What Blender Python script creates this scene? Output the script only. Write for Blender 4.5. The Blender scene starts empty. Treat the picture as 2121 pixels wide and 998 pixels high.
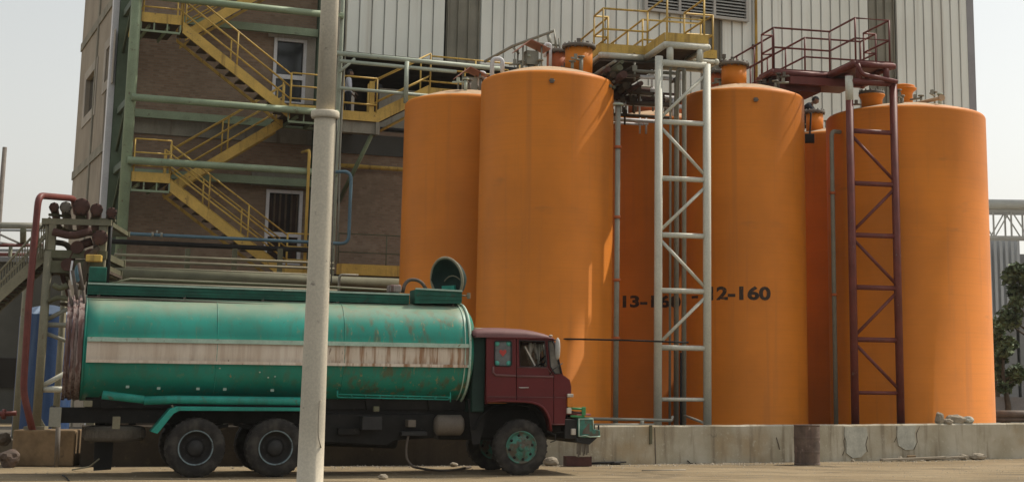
import bpy, bmesh, math, random
from math import sin, cos, pi, radians, atan, atan2, sqrt, asin
from mathutils import Vector, Matrix, noise
from mathutils.geometry import tessellate_polygon
random.seed(7)
C = bpy.context.scene.collection

# ------------------------------------------------------------------ camera model (photo is 2121 x 998, cropped from a taller frame)
W, H = 2121.0, 998.0
FPX, PPX, PPY, HZ, ROLL, EYE = 3300.0, 1250.0, 200.0, 805.0, 0.010, 1.6
PITCH = atan((HZ - PPY) / FPX)
CAM = Vector((0, 0, EYE))
FW = Vector((0, cos(PITCH), sin(PITCH)))
U0 = Vector((0, -sin(PITCH), cos(PITCH)))
R0 = Vector((1, 0, 0))
RC = R0 * cos(ROLL) + U0 * sin(ROLL)
UC = U0 * cos(ROLL) - R0 * sin(ROLL)
def ray(px, py): return FW * FPX + RC * (px - PPX) + UC * (PPY - py)
def at(px, py, Y):
    r = ray(px, py); return CAM + r * (Y / r.y)
def gnd(px, py, z=0.0):
    r = ray(px, py); return CAM + r * ((z - EYE) / r.z)

class Frame:
    """vertical plane frame: s runs along it (to the right), off comes towards the camera"""
    def __init__(self, o, yaw):
        self.o = Vector((o[0], o[1], 0)); self.yaw = radians(yaw)
        self.d = Vector((cos(self.yaw), sin(self.yaw), 0)); self.n = Vector((sin(self.yaw), -cos(self.yaw), 0))
    def P(self, s, off, z): return self.o + self.d * s + self.n * off + Vector((0, 0, z))
    def hit(self, px, py, off=0.0):
        r = ray(px, py); q = self.o + self.n * off
        t = (q - CAM).dot(self.n) / r.dot(self.n)
        w = CAM + r * t
        return (w - self.o).dot(self.d), w.z
    def at(self, px, py, off=0.0):
        s, z = self.hit(px, py, off); return self.P(s, off, z)

# ------------------------------------------------------------------ mesh builder
class MB:
    def __init__(self): self.v = []; self.f = []; self.sm = []
    def add(self, vs, fs, smooth=False):
        b = len(self.v); self.v += [Vector(p) for p in vs]
        for k in fs: self.f.append([b + i for i in k]); self.sm.append(smooth)
        return self
    def box(self, c, size, ax=None):
        c = Vector(c); X, Y, Z = ax if ax else (Vector((1, 0, 0)), Vector((0, 1, 0)), Vector((0, 0, 1)))
        a, b, d = [k / 2 for k in size]
        vs = [c + X * (i * a) + Y * (j * b) + Z * (k * d) for i in (-1, 1) for j in (-1, 1) for k in (-1, 1)]
        return self.add(vs, [(0, 1, 3, 2), (4, 6, 7, 5), (0, 4, 5, 1), (2, 3, 7, 6), (0, 2, 6, 4), (1, 5, 7, 3)])
    def fbox(self, F, s0, s1, o0, o1, z0, z1):
        vs = [F.P(s, o, z) for s in (s0, s1) for o in (o0, o1) for z in (z0, z1)]
        return self.add(vs, [(0, 1, 3, 2), (4, 6, 7, 5), (0, 4, 5, 1), (2, 3, 7, 6), (0, 2, 6, 4), (1, 5, 7, 3)])
    def bar(self, p0, p1, w, h, up=(0, 0, 1)):
        p0 = Vector(p0); p1 = Vector(p1); Y = (p1 - p0); L = Y.length; Y = Y / L
        up = Vector(up); X = Y.cross(up)
        if X.length < 1e-4: X = Y.cross(Vector((1, 0, 0)))
        X.normalize(); Z = X.cross(Y)
        return self.box((p0 + p1) / 2, (w, L, h), (X, Y, Z))
    def tube(self, pts, r, n=8, caps=True, r2=None):
        pts = [Vector(p) for p in pts]; m = len(pts); rings = []
        prev = None
        for i, p in enumerate(pts):
            t = (pts[min(i + 1, m - 1)] - pts[max(i - 1, 0)]).normalized()
            if prev is None:
                ref = Vector((0, 0, 1)) if abs(t.z) < .9 else Vector((1, 0, 0))
                X = t.cross(ref).normalized()
            else:
                X = prev - t * prev.dot(t)
                X = X.normalized() if X.length > 1e-5 else t.cross(Vector((0, 0, 1))).normalized()
            prev = X; Y = t.cross(X)
            rr = r[i] if isinstance(r, (list, tuple)) else (r if r2 is None else r + (r2 - r) * i / (m - 1))
            # mitre
            k = 1.0
            if 0 < i < m - 1:
                a = (p - pts[i - 1]).normalized(); b = (pts[i + 1] - p).normalized()
                k = 1.0 / max(.55, sqrt(max(0, (1 + a.dot(b)) / 2)))
            rings.append([p + (X * cos(2 * pi * j / n) + Y * sin(2 * pi * j / n)) * rr * (k if k < 1.2 else 1.0) for j in range(n)])
        b = len(self.v); self.v += [q for rg in rings for q in rg]
        for i in range(m - 1):
            for j in range(n):
                k = (j + 1) % n
                self.f.append([b + i * n + j, b + i * n + k, b + (i + 1) * n + k, b + (i + 1) * n + j]); self.sm.append(n > 4)
        if caps:
            self.f.append([b + j for j in range(n)][::-1]); self.sm.append(False)
            self.f.append([b + (m - 1) * n + j for j in range(n)]); self.sm.append(False)
        return self
    def lathe(self, prof, c=(0, 0, 0), n=32, ax=None, sx=1.0, sy=1.0, smooth=True, caps=True):
        """prof: list of (radius, height) along ax Z"""
        c = Vector(c); X, Y, Z = ax if ax else (Vector((1, 0, 0)), Vector((0, 1, 0)), Vector((0, 0, 1)))
        b = len(self.v)
        for (r, h) in prof:
            for j in range(n):
                a = 2 * pi * j / n
                self.v.append(c + X * (r * cos(a) * sx) + Y * (r * sin(a) * sy) + Z * h)
        for i in range(len(prof) - 1):
            for j in range(n):
                k = (j + 1) % n
                self.f.append([b + i * n + j, b + i * n + k, b + (i + 1) * n + k, b + (i + 1) * n + j]); self.sm.append(smooth)
        if caps:
            if prof[0][0] > 1e-4: self.f.append([b + j for j in range(n)][::-1]); self.sm.append(False)
            e = b + (len(prof) - 1) * n
            if prof[-1][0] > 1e-4: self.f.append([e + j for j in range(n)]); self.sm.append(False)
        return self
    def panel(self, fn, outer, holes=(), t=.04):
        """fn(u,h,w)->world, sheet with real openings"""
        loops = [list(outer)] + [list(h) for h in holes]
        flat = [p for l in loops for p in l]
        tri = tessellate_polygon([[Vector((p[0], p[1], 0)) for p in l] for l in loops])
        b = len(self.v); N = len(flat)
        self.v += [fn(p[0], p[1], 0) for p in flat] + [fn(p[0], p[1], t) for p in flat]
        for k in tri:
            self.f.append([b + i for i in k]); self.sm.append(False)
            self.f.append([b + N + i for i in reversed(k)]); self.sm.append(False)
        q = 0
        for l in loops:
            for i in range(len(l)):
                j = (i + 1) % len(l)
                self.f.append([b + q + i, b + q + j, b + N + q + j, b + N + q + i]); self.sm.append(False)
            q += len(l)
        return self
    def prism(self, fn, outer, w0, w1):
        n = len(outer); b = len(self.v)
        self.v += [fn(p[0], p[1], w0) for p in outer] + [fn(p[0], p[1], w1) for p in outer]
        self.f.append([b + i for i in range(n)]); self.f.append([b + n + i for i in range(n)][::-1]); self.sm += [False, False]
        for i in range(n):
            j = (i + 1) % n
            self.f.append([b + i, b + j, b + n + j, b + n + i]); self.sm.append(False)
        return self

W0 = {}
def tag(o, label, cat, group=None, kind=None):
    if label: o['label'] = label
    if cat: o['category'] = cat
    if group: o['group'] = group
    if kind: o['kind'] = kind
    return o
def thing(name, label, cat, loc, group=None):
    o = bpy.data.objects.new(name, None); C.objects.link(o)
    o.empty_display_size = .2
    o.location = loc; W0[o.name] = Vector(loc)
    return tag(o, label, cat, group)
def build(mb, name, m, parent=None, label=None, bevel=0.0, origin=None, normals=True):
    if parent is not None: org = W0[parent.name]
    elif origin is not None: org = Vector(origin)
    else:
        xs = [p.x for p in mb.v]; ys = [p.y for p in mb.v]; zs = [p.z for p in mb.v]
        org = Vector(((min(xs) + max(xs)) / 2, (min(ys) + max(ys)) / 2, min(zs)))
    me = bpy.data.meshes.new(name)
    me.from_pydata([tuple(p - org) for p in mb.v], [], mb.f)
    me.polygons.foreach_set('use_smooth', mb.sm)
    if normals:
        bm = bmesh.new(); bm.from_mesh(me); bmesh.ops.recalc_face_normals(bm, faces=bm.faces); bm.to_mesh(me); bm.free()
    me.update()
    o = bpy.data.objects.new(name, me); C.objects.link(o)
    if m: me.materials.append(m)
    if parent is not None: o.parent = parent
    else: o.location = org
    W0[o.name] = org
    if label: o['label'] = label
    if bevel:
        b = o.modifiers.new('bevel', 'BEVEL'); b.width = bevel; b.segments = 2; b.limit_method = 'ANGLE'; b.angle_limit = radians(40)
    return o
def struct(mb, name, m, **k):
    o = build(mb, name, m, **k); o['kind'] = 'structure'; return o
def dup(o, parent=None, offset=None, label=None):
    """copy of an object and of everything under it"""
    c = o.copy(); C.objects.link(c)
    if parent is not None: c.parent = parent
    if offset is not None: c.location = Vector(o.location) + Vector(offset)
    if label: c['label'] = label
    W0[c.name] = W0[o.name] + (Vector(offset) if offset is not None else Vector((0, 0, 0)))
    for ch in list(o.children): dup(ch, c)
    return c
def railing(mb, pts, h=1.08, rails=(1.0, .52), r=.024, spacing=1.5, n=6, posts=True, pr=None):
    pts = [Vector(p) for p in pts]; Z = Vector((0, 0, 1)); pr = pr or r
    for k in rails: mb.tube([p + Z * h * k for p in pts], r, n)
    for i in range(len(pts) - 1):
        L = (pts[i + 1] - pts[i]).length; m = max(1, round(L / spacing))
        for j in range(m + (1 if i == len(pts) - 2 else 0)):
            q = pts[i].lerp(pts[i + 1], j / m)
            if posts: mb.tube([q, q + Z * h], pr, n)
def arc(c, r, a0, a1, X, Y, n=8):
    return [Vector(c) + Vector(X) * (r * cos(a0 + (a1 - a0) * i / n)) + Vector(Y) * (r * sin(a0 + (a1 - a0) * i / n)) for i in range(n + 1)]
def bend(pts, r, n=5):
    """round the corners of a polyline"""
    pts = [Vector(p) for p in pts]; out = [pts[0]]
    for i in range(1, len(pts) - 1):
        a = (pts[i - 1] - pts[i]); b = (pts[i + 1] - pts[i])
        k = min(r, a.length * .45, b.length * .45)
        p0 = pts[i] + a.normalized() * k; p2 = pts[i] + b.normalized() * k
        for j in range(n + 1):
            t = j / n
            out.append(p0 * (1 - t) ** 2 + pts[i] * 2 * t * (1 - t) + p2 * t * t)
    out.append(pts[-1]); return out

# ------------------------------------------------------------------ materials
def s2l(c):
    return tuple(((k / 255) / 12.92 if k / 255 < .04045 else (((k / 255) + .055) / 1.055) ** 2.4) for k in c)
class NT:
    def __init__(self, name):
        self.m = bpy.data.materials.new(name); self.m.use_nodes = True
        self.t = self.m.node_tree; self.n = self.t.nodes; self.l = self.t.links
        self.b = self.n['Principled BSDF']
        self.co = self.n.new('ShaderNodeTexCoord')
    def noise(self, scale=(1, 1, 1), s=1.0, detail=4, rough=.55, dist=0.0, off=0.0):
        mp = self.n.new('ShaderNodeMapping'); mp.inputs['Scale'].default_value = scale
        mp.inputs['Location'].default_value = (off, off * .7, off * .3)
        self.l.new(self.co.outputs['Object'], mp.inputs['Vector'])
        t = self.n.new('ShaderNodeTexNoise'); t.inputs['Scale'].default_value = s; t.inputs['Detail'].default_value = detail
        t.inputs['Roughness'].default_value = rough; t.inputs['Distortion'].default_value = dist
        self.l.new(mp.outputs['Vector'], t.inputs['Vector']); return t.outputs['Fac']
    def ramp(self, src, lo, hi, c0=0.0, c1=1.0):
        r = self.n.new('ShaderNodeMapRange'); r.interpolation_type = 'SMOOTHSTEP'
        for k, v in zip((1, 2, 3, 4), (lo, hi, c0, c1)): r.inputs[k].default_value = v
        self.l.new(src, r.inputs[0]); return r.outputs[0]
    def mix(self, fac, a, b, mode='MIX'):
        x = self.n.new('ShaderNodeMix'); x.data_type = 'RGBA'; x.blend_type = mode
        for sock, val in ((x.inputs[0], fac), (x.inputs[6], a), (x.inputs[7], b)):
            if hasattr(val, 'links') or isinstance(val, bpy.types.NodeSocket): self.l.new(val, sock)
            elif isinstance(val, (int, float)): sock.default_value = val
            else: sock.default_value = (val[0], val[1], val[2], 1)
        return x.outputs[2]
    def mul(self, a, b):
        x = self.n.new('ShaderNodeMath'); x.operation = 'MULTIPLY'
        for s, v in ((x.inputs[0], a), (x.inputs[1], b)):
            if isinstance(v, (int, float)): s.default_value = v
            else: self.l.new(v, s)
        return x.outputs[0]
    def bump(self, src, strength=.3, dist=.01, prev=None):
        x = self.n.new('ShaderNodeBump'); x.inputs['Strength'].default_value = strength; x.inputs['Distance'].default_value = dist
        self.l.new(src, x.inputs['Height'])
        if prev is not None: self.l.new(prev, x.inputs['Normal'])
        self.l.new(x.outputs['Normal'], self.b.inputs['Normal']); return x.outputs['Normal']
    def done(self, col, rough=.6, metal=0.0, spec=.4):
        if isinstance(col, bpy.types.NodeSocket): self.l.new(col, self.b.inputs['Base Color'])
        else: self.b.inputs['Base Color'].default_value = (*col, 1)
        if isinstance(rough, bpy.types.NodeSocket): self.l.new(rough, self.b.inputs['Roughness'])
        else: self.b.inputs['Roughness'].default_value = rough
        self.b.inputs['Metallic'].default_value = metal
        self.b.inputs['Specular IOR Level'].default_value = spec
        return self.m
def mul3(c, k): return tuple(min(1, x * k) for x in c)
def mat(name, col, rough=.6, var=.18, s=1.6, streak=None, streak_lo=.52, streak_hi=.75, spots=None, spot_s=3.0, spot_lo=.6, spot_hi=.72,
        bump=.25, bd=.006, bs=30, metal=0.0, spec=.35, fine=.08, sx=6.0, sz=.5):
    t = NT(name)
    c = t.mix(t.ramp(t.noise(s=s, detail=5), .3, .7), mul3(col, 1 - var), mul3(col, 1 + var))
    if fine: c = t.mix(t.ramp(t.noise(s=bs * 1.7, detail=3, off=3), .3, .7), mul3((1, 1, 1), 1 - fine), (1, 1, 1), 'MULTIPLY') if False else t.mix(fine * 2, c, t.mix(t.ramp(t.noise(s=bs, detail=4, off=5), .35, .65), mul3(col, .55), mul3(col, 1.3)))
    if streak: c = t.mix(t.mul(t.ramp(t.noise(scale=(sx, sx, sz), s=1.0, detail=6, off=9), streak_lo, streak_hi), .85), c, streak)
    if spots: c = t.mix(t.ramp(t.noise(s=spot_s, detail=8, rough=.65, off=17), spot_lo, spot_hi), c, spots)
    if bump: t.bump(t.noise(s=bs, detail=5), bump, bd)
    return t.done(c, rough, metal, spec)

M = {}
def mats():
    # ground: dusty, oil-darkened concrete yard
    t = NT('yard_dust')
    base = t.mix(t.ramp(t.noise(s=.35, detail=6), .3, .7), (.235, .172, .096), (.325, .248, .148))
    base = t.mix(t.ramp(t.noise(scale=(.25, 1.6, 1), s=1.6, detail=8, off=4), .46, .7), base, (.14, .11, .07))
    base = t.mix(t.mul(t.ramp(t.noise(s=14, detail=8, rough=.7, off=2), .5, .72), .55), base, (.10, .08, .055))
    base = t.mix(t.mul(t.ramp(t.noise(s=.55, detail=5, rough=.6, off=21), .56, .68), .6), base, (.095, .075, .05))
    base = t.mix(t.mul(t.ramp(t.noise(scale=(.12, 3.5, 1), s=2.0, detail=6, off=8), .58, .72), .5), base, (.36, .295, .20))
    nb = t.bump(t.noise(s=22, detail=8, rough=.7), .6, .03)
    t.bump(t.noise(scale=(.3, 2, 1), s=3, detail=5), .35, .05, nb)
    M['ground'] = t.done(base, .95, 0, .2)
    # concrete
    t = NT('stained_concrete')
    c = t.mix(t.ramp(t.noise(s=1.1, detail=7), .3, .7), (.36, .315, .225), (.52, .475, .375))
    c = t.mix(t.mul(t.ramp(t.noise(s=.55, detail=4, off=6), .5, .66), .7), c, (.38, .275, .155))
    c = t.mix(t.mul(t.ramp(t.noise(scale=(5, 5, .5), s=1.2, detail=7, off=3), .5, .7), .75), c, (.22, .175, .12))
    c = t.mix(t.mul(t.ramp(t.noise(s=9, detail=8, rough=.7, off=7), .55, .7), .6), c, (.56, .51, .40))
    v = t.n.new('ShaderNodeTexVoronoi'); v.feature = 'DISTANCE_TO_EDGE'; v.inputs['Scale'].default_value = .9
    mp = t.n.new('ShaderNodeMapping'); mp.inputs['Scale'].default_value = (1, 1, .7)
    nz = t.n.new('ShaderNodeTexNoise'); nz.inputs['Scale'].default_value = 2.5; nz.inputs['Detail'].default_value = 6
    t.l.new(t.co.outputs['Object'], nz.inputs['Vector'])
    ad = t.n.new('ShaderNodeVectorMath'); ad.operation = 'MULTIPLY_ADD'; ad.inputs[1].default_value = (.5, .5, .5)
    t.l.new(nz.outputs['Color'], ad.inputs[0]); t.l.new(t.co.outputs['Object'], ad.inputs[2])
    t.l.new(ad.outputs[0], mp.inputs['Vector']); t.l.new(mp.outputs[0], v.inputs['Vector'])
    crk = t.ramp(v.outputs['Distance'], .004, .016, 1, 0)
    crk = t.mul(crk, t.ramp(t.noise(s=.8, off=11), .60, .68, 0, .5))
    c = t.mix(crk, c, (.06, .05, .04))
    t.bump(t.noise(s=25, detail=7), .5, .01)
    M['concrete'] = t.done(c, .92, 0, .2)
    M['mortar'] = mat('grey_mortar', (.46, .45, .38), .95, .15, 3, bump=.5, bs=18, spots=(.22, .22, .2), spot_s=5)
    M['darkconc'] = mat('dark_concrete', (.052, .039, .026), .9, .35, 1.2, streak=(.04, .03, .02), spots=(.13, .095, .055), spot_s=2, spot_lo=.56, bump=.5, bs=20)  # much darker concrete for the wall's left stretch behind the truck
    M['crack'] = mat('dark_crack', (.13, .105, .08), 1, .1)
    M['bounce_dark'] = mat('bounce_blocker_dark', (.05, .048, .045), .95, .2, 1.5, bump=.5, bs=25)  # near-black for the added sheet that soaks up ground bounce
    M['slab'] = mat('slab_concrete', (.11, .09, .065), .95, .25, .8, spots=(.13, .1, .07), spot_s=2)
    # brick: plaster-smeared brown brickwork
    t = NT('brown_brick')
    br = t.n.new('ShaderNodeTexBrick'); br.inputs['Scale'].default_value = 1.0
    br.inputs['Brick Width'].default_value = .23; br.inputs['Row Height'].default_value = .075; br.inputs['Mortar Size'].default_value = .010
    br.inputs['Color1'].default_value = (.24, .155, .10, 1); br.inputs['Color2'].default_value = (.33, .225, .15, 1); br.inputs['Mortar'].default_value = (.26, .205, .15, 1)
    cx = t.n.new('ShaderNodeCombineXYZ'); sp = t.n.new('ShaderNodeSeparateXYZ'); t.l.new(t.co.outputs['Object'], sp.inputs[0])
    sm = t.n.new('ShaderNodeMath'); sm.operation = 'ADD'; t.l.new(sp.outputs[0], sm.inputs[0]); t.l.new(sp.outputs[1], sm.inputs[1])
    t.l.new(sm.outputs[0], cx.inputs[0]); t.l.new(sp.outputs[2], cx.inputs[1]); t.l.new(cx.outputs[0], br.inputs['Vector'])
    c = t.mix(t.mul(t.ramp(t.noise(s=.5, detail=6), .4, .68), .5), br.outputs['Color'], (.17, .13, .09))
    c = t.mix(t.mul(t.ramp(t.noise(s=2.2, detail=8, off=5), .5, .7), .4), c, (.36, .28, .20))
    t.bump(br.outputs['Fac'], -.4, .01)
    M['brick'] = t.done(c, .95, 0, .15)
    M['plaster'] = mat('dull_concrete_band', (.29, .265, .205), .95, .2, 1.2, streak=(.19, .155, .115), bump=.4)
    M['sidewall'] = mat('side_plaster', (.37, .31, .235), .95, .14, .7, streak=(.25, .19, .14), bump=.4)
    M['lime'] = mat('pale_plaster', (.45, .40, .33), .95, .15, 1, streak=(.3, .25, .2))
    M['trimwhite'] = mat('white_trim', (.72, .70, .69), .6, .08, 1.5, streak=(.5, .46, .42))
    # cladding
    t = NT('white_cladding')
    c = t.mix(t.ramp(t.noise(s=.25, detail=5), .3, .7), (.72, .73, .645), (.83, .84, .75))
    c = t.mix(t.mul(t.ramp(t.noise(scale=(3, 3, .12), s=1, detail=5, off=3), .48, .75), .6), c, (.54, .50, .41))
    M['clad'] = t.done(c, .55, 0, .3)
    M['skylight'] = mat('dirty_translucent_panel', (.235, .22, .165), .5, .2, .8, streak=(.14, .12, .085), sz=.2, bump=.1)
    M['louvre'] = mat('louvre_grey', (.46, .44, .39), .6, .08, 2)
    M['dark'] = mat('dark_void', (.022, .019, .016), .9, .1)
    M['flash'] = mat('grey_flashing', (.30, .29, .295), .6, .08, 1)
    M['black'] = mat('black_paint', (.016, .015, .014), .6, .2)
    # steel paints
    M['green'] = mat('sage_green_steel', (.26, .32, .20), .55, .12, 2, spots=(.16, .15, .09), spot_s=5, spot_lo=.62, spot_hi=.7)
    M['greenshade'] = mat('shaded_green_steel', (.085, .115, .07), .6, .15, 2)  # frame green darkened: shade of the rear columns and braces painted in
    M['palegreen'] = mat('pale_green_pipe', (.42, .46, .36), .5, .1, 2, spots=(.25, .22, .15), spot_s=6, spot_lo=.62)
    M['yellow'] = mat('ochre_yellow_paint', (.60, .385, .085), .55, .14, 2.5, streak=(.24, .14, .04), spots=(.2, .11, .05), spot_s=7, spot_lo=.62, spot_hi=.7)
    M['cream'] = mat('cream_steel', (.60, .58, .475), .5, .07, 2, streak=(.48, .44, .33), streak_lo=.56, spots=(.25, .17, .1), spot_s=8, spot_lo=.67, spot_hi=.73)
    M['maroon'] = mat('maroon_paint', (.15, .037, .028), .5, .2, 3, spots=(.20, .12, .10), spot_s=7, spot_lo=.63, spot_hi=.7)
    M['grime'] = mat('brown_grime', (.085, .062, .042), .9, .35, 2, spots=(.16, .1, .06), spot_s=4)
    M['rustpipe'] = mat('dark_rusty_pipe', (.085, .04, .03), .85, .3, 3, spots=(.14, .07, .045), spot_s=6)
    M['olive'] = mat('olive_steel', (.125, .12, .07), .7, .2, 2, spots=(.11, .08, .05), spot_s=4)
    M['oliverail'] = mat('dusty_olive_rail', (.25, .225, .15), .7, .15, 2, spots=(.18, .13, .08), spot_s=4)
    M['bluepipe'] = mat('blue_pipe', (.10, .175, .215), .5, .12, 2)
    M['bluetank'] = mat('blue_tank_plastic', (.035, .075, .18), .5, .15, 1.2, streak=(.08, .13, .22), bump=.1)
    M['bluetop'] = mat('dusty_blue_top', (.30, .38, .50), .7, .12, 2)
    M['pole'] = mat('cream_pole', (.62, .54, .405), .6, .06, 1.0, streak=(.42, .345, .25), streak_lo=.55, spots=(.30, .25, .19), spot_s=7, spot_lo=.64, spot_hi=.74, bump=.12)
    M['cable'] = mat('grey_cable', (.13, .12, .10), .7, .1)
    M['greypipe'] = mat('grey_pipe', (.27, .255, .20), .6, .12, 2, spots=(.2, .1, .06), spot_s=6, spot_lo=.64)
    # orange GRP shells: wound fibre, faint bands
    for key, k in (('orange', 1.0), ('orange_b', .97), ('orange_c', 1.04)):
        t = NT('orange_' + key)
        col = mul3((.66, .20, .014), k)
        c = t.mix(t.ramp(t.noise(s=.5, detail=5, off=k * 9), .3, .7), mul3(col, .86), mul3(col, 1.1))
        c = t.mix(t.mul(t.ramp(t.noise(scale=(.4, .4, 26), s=1, detail=4, off=2), .42, .75), .16), c, mul3((.44, .13, .014), k))
        c = t.mix(t.mul(t.ramp(t.noise(scale=(4, 4, .16), s=1, detail=6, off=k * 5), .55, .75), .30), c, (.36, .12, .03))
        c = t.mix(t.mul(t.ramp(t.noise(scale=(.5, .5, 1.8), s=1.3, detail=7, off=k * 21), .62 if key == 'orange_c' else .66, .78), .5 if key == 'orange_c' else .35), c, (.28, .11, .03))
        b = t.bump(t.noise(scale=(.6, .6, 55), s=1, detail=3), .10, .01)
        t.bump(t.noise(s=45, detail=3), .12, .004, b)
        M[key] = t.done(c, .55, 0, .25)
    M['dome'] = mat('dusty_orange_dome', (.50, .335, .20), .8, .15, 2, spots=(.45, .20, .06), spot_s=3, spot_lo=.6)
    M['redneck'] = mat('orange_red_neck', (.45, .11, .03), .6, .15, 3)
    M['flange'] = mat('grey_flange', (.145, .12, .095), .7, .2, 4, spots=(.25, .2, .15), spot_s=6)
    M['ink'] = mat('black_lettering', (.05, .032, .022), .8, .3, 6, spots=(.26, .09, .02), spot_s=13, spot_lo=.54, spot_hi=.68)
    M['redroof'] = mat('faded_red_sheet', (.36, .16, .11), .6, .15, 4)
    M['rust'] = mat('rusty_drum', (.12, .085, .065), .85, .35, 4, streak=(.19, .12, .10), spots=(.32, .25, .22), spot_s=6, spot_lo=.58)
    # truck
    t = NT('teal_tank_paint')
    c = t.mix(t.ramp(t.noise(s=.7, detail=5), .3, .7), (.012, .215, .15), (.02, .30, .225))
    sx_ = t.n.new('ShaderNodeSeparateXYZ'); t.l.new(t.co.outputs['Object'], sx_.inputs[0]); fr_ = t.ramp(sx_.outputs[0], -1.6, 1.0, .30, 1.0)
    c = t.mix(t.mul(t.mul(t.ramp(t.noise(scale=(7, 7, .35), s=1, detail=7, off=4), .47, .68), .8), fr_), c, (.115, .105, .05))
    c = t.mix(t.mul(t.mul(t.ramp(t.noise(scale=(11, 11, .9), s=1, detail=8, rough=.7, off=44), .58, .66), .75), fr_), c, (.33, .25, .11))
    c = t.mix(t.ramp(t.noise(scale=(3, 3, 1.2), s=2.2, detail=9, rough=.7, off=13), .655, .70), c, (.30, .25, .13))
    c = t.mix(t.mul(t.ramp(t.noise(s=26, detail=6, off=3), .6, .7), .5), c, (.05, .12, .085))
    # dust that settled on the upward side
    ge = t.n.new('ShaderNodeNewGeometry'); sp = t.n.new('ShaderNodeSeparateXYZ'); t.l.new(ge.outputs['Normal'], sp.inputs[0])
    c = t.mix(t.mul(t.ramp(sp.outputs[2], .45, .95), t.ramp(t.noise(s=2.2, detail=7, off=31), .2, .65, .45, .85)), c, (.30, .31, .21))
    M['teal'] = t.done(c, .42, 0, .4)
    M['teal2'] = mat('teal_steel', (.02, .26, .20), .5, .2, 3, spots=(.12, .10, .06), spot_s=6, spot_lo=.6, streak=(.03, .16, .12))
    M['tealdark'] = mat('dark_green_catwalk', (.012, .105, .068), .55, .3, 3, spots=(.07, .065, .045), spot_s=6, spot_lo=.58)
    M['tealpale'] = mat('pale_teal_edge', (.42, .55, .44), .6, .12, 4, spots=(.2, .15, .08), spot_s=9, spot_lo=.6)
    t = NT('rust_streaked_white')
    c = t.mix(t.ramp(t.noise(s=1.2, detail=5), .3, .7), (.66, .55, .43), (.78, .68, .56))
    sx_ = t.n.new('ShaderNodeSeparateXYZ'); t.l.new(t.co.outputs['Object'], sx_.inputs[0]); fr_ = t.ramp(sx_.outputs[0], -1.2, .4, .28, 1.0)
    c = t.mix(t.mul(t.mul(t.ramp(t.noise(scale=(9, 9, .5), s=1, detail=8, rough=.65, off=2), .43, .62), .9), fr_), c, (.30, .14, .055))
    c = t.mix(t.mul(t.ramp(t.noise(scale=(2.2, 2.2, .3), s=1, detail=7, off=23), .55, .68), fr_), c, (.17, .075, .03))
    c = t.mix(t.ramp(t.noise(scale=(5, 5, 1.2), s=2.2, detail=9, rough=.7, off=6), .62, .70), c, (.14, .06, .03))
    M['stripe'] = t.done(c, .6, 0, .3)
    M['peel'] = mat('peeling_pink_wood', (.27, .205, .18), .85, .2, 3, streak=(.12, .055, .045), streak_lo=.45, streak_hi=.6, sx=14, sz=.4)
    M['cab'] = mat('maroon_cab_paint', (.12, .014, .014), .42, .12, 1.2, spots=(.16, .07, .06), spot_s=9, spot_lo=.68, spot_hi=.75, bump=.03, spec=.3)
    M['cabroof'] = mat('dusty_maroon_roof', (.16, .07, .065), .6, .12, 1.5, bump=.05)
    M['chassis'] = mat('oily_chassis', (.013, .0115, .010), .75, .4, 4, spots=(.06, .05, .04), spot_s=6)
    t = NT('tyre_rubber')
    c = t.mix(t.ramp(t.noise(s=6, detail=6), .35, .7), (.022, .020, .018), (.06, .054, .046))
    t.bump(t.noise(s=40, detail=4), .4, .01)
    M['tyre'] = t.done(c, .85, 0, .25)
    M['rimteal'] = mat('worn_teal_rim', (.055, .185, .14), .65, .3, 5, spots=(.10, .085, .06), spot_s=4.5, spot_lo=.44, spot_hi=.58)
    M['tealblack'] = mat('green_black', (.008, .028, .02), .7, .3, 3)  # near-black green for the sleeper box and the manhole lid
    M['tyredust'] = mat('dusty_rubber', (.14, .12, .095), .9, .25, 4, bump=.4)
    M['dustyglass'] = mat('dusty_glass', (.20, .18, .145), .3, .3, 5, bump=0, spec=.5)
    M['rimdark'] = mat('dirty_dark_rim', (.028, .027, .026), .7, .3, 6)
    M['rimring'] = mat('grey_rim_ring', (.17, .22, .23), .5, .25, 6, spots=(.05, .045, .04), spot_s=8, spot_lo=.5)
    t = NT('cab_glass')
    t.b.inputs['Transmission Weight'].default_value = .85; t.b.inputs['IOR'].default_value = 1.1
    M['glass'] = t.done((.55, .6, .58), .04, 0, .5)
    M['doorglass'] = mat('dark_door_glass', (.02, .022, .025), .12, .2, 2, bump=0, spec=.5)
    M['quarter'] = mat('painted_window_film', (.13, .135, .13), .25, .25, 9, bump=0, spec=.5)
    M['heart'] = mat('red_sticker', (.42, .05, .04), .5, .1)
    M['teallight'] = mat('turquoise_sticker', (.08, .35, .27), .5, .1)
    M['seat'] = mat('brown_seat_cloth', (.16, .09, .05), .8, .25, 5)
    M['ivory'] = mat('ivory_ornament', (.55, .50, .42), .7, .15, 5)
    M['chrome'] = mat('dull_chrome', (.5, .48, .45), .3, .1, 4, metal=.8)
    M['white'] = mat('white_paint', (.62, .60, .55), .5, .08, 3)
    M['amber'] = mat('amber_lens', (.65, .22, .02), .25, .1, bump=0, spec=.5)
    M['redlens'] = mat('red_lens', (.30, .03, .02), .3, .1, bump=0, spec=.5)
    M['greenpaint'] = mat('grass_green_paint', (.05, .23, .08), .5, .2, 4)
    M['pink'] = mat('pink_red_paint', (.42, .13, .13), .5, .2, 4)
    M['hose'] = mat('dusty_hose', (.12, .095, .075), .8, .2, 5)
    M['stone'] = mat('pale_stone', (.33, .28, .21), .95, .25, 5, bump=.8, bs=14)
    M['wood'] = mat('weathered_plank', (.33, .28, .21), .9, .2, 3, streak=(.25, .2, .14), sx=2, sz=2)
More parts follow.
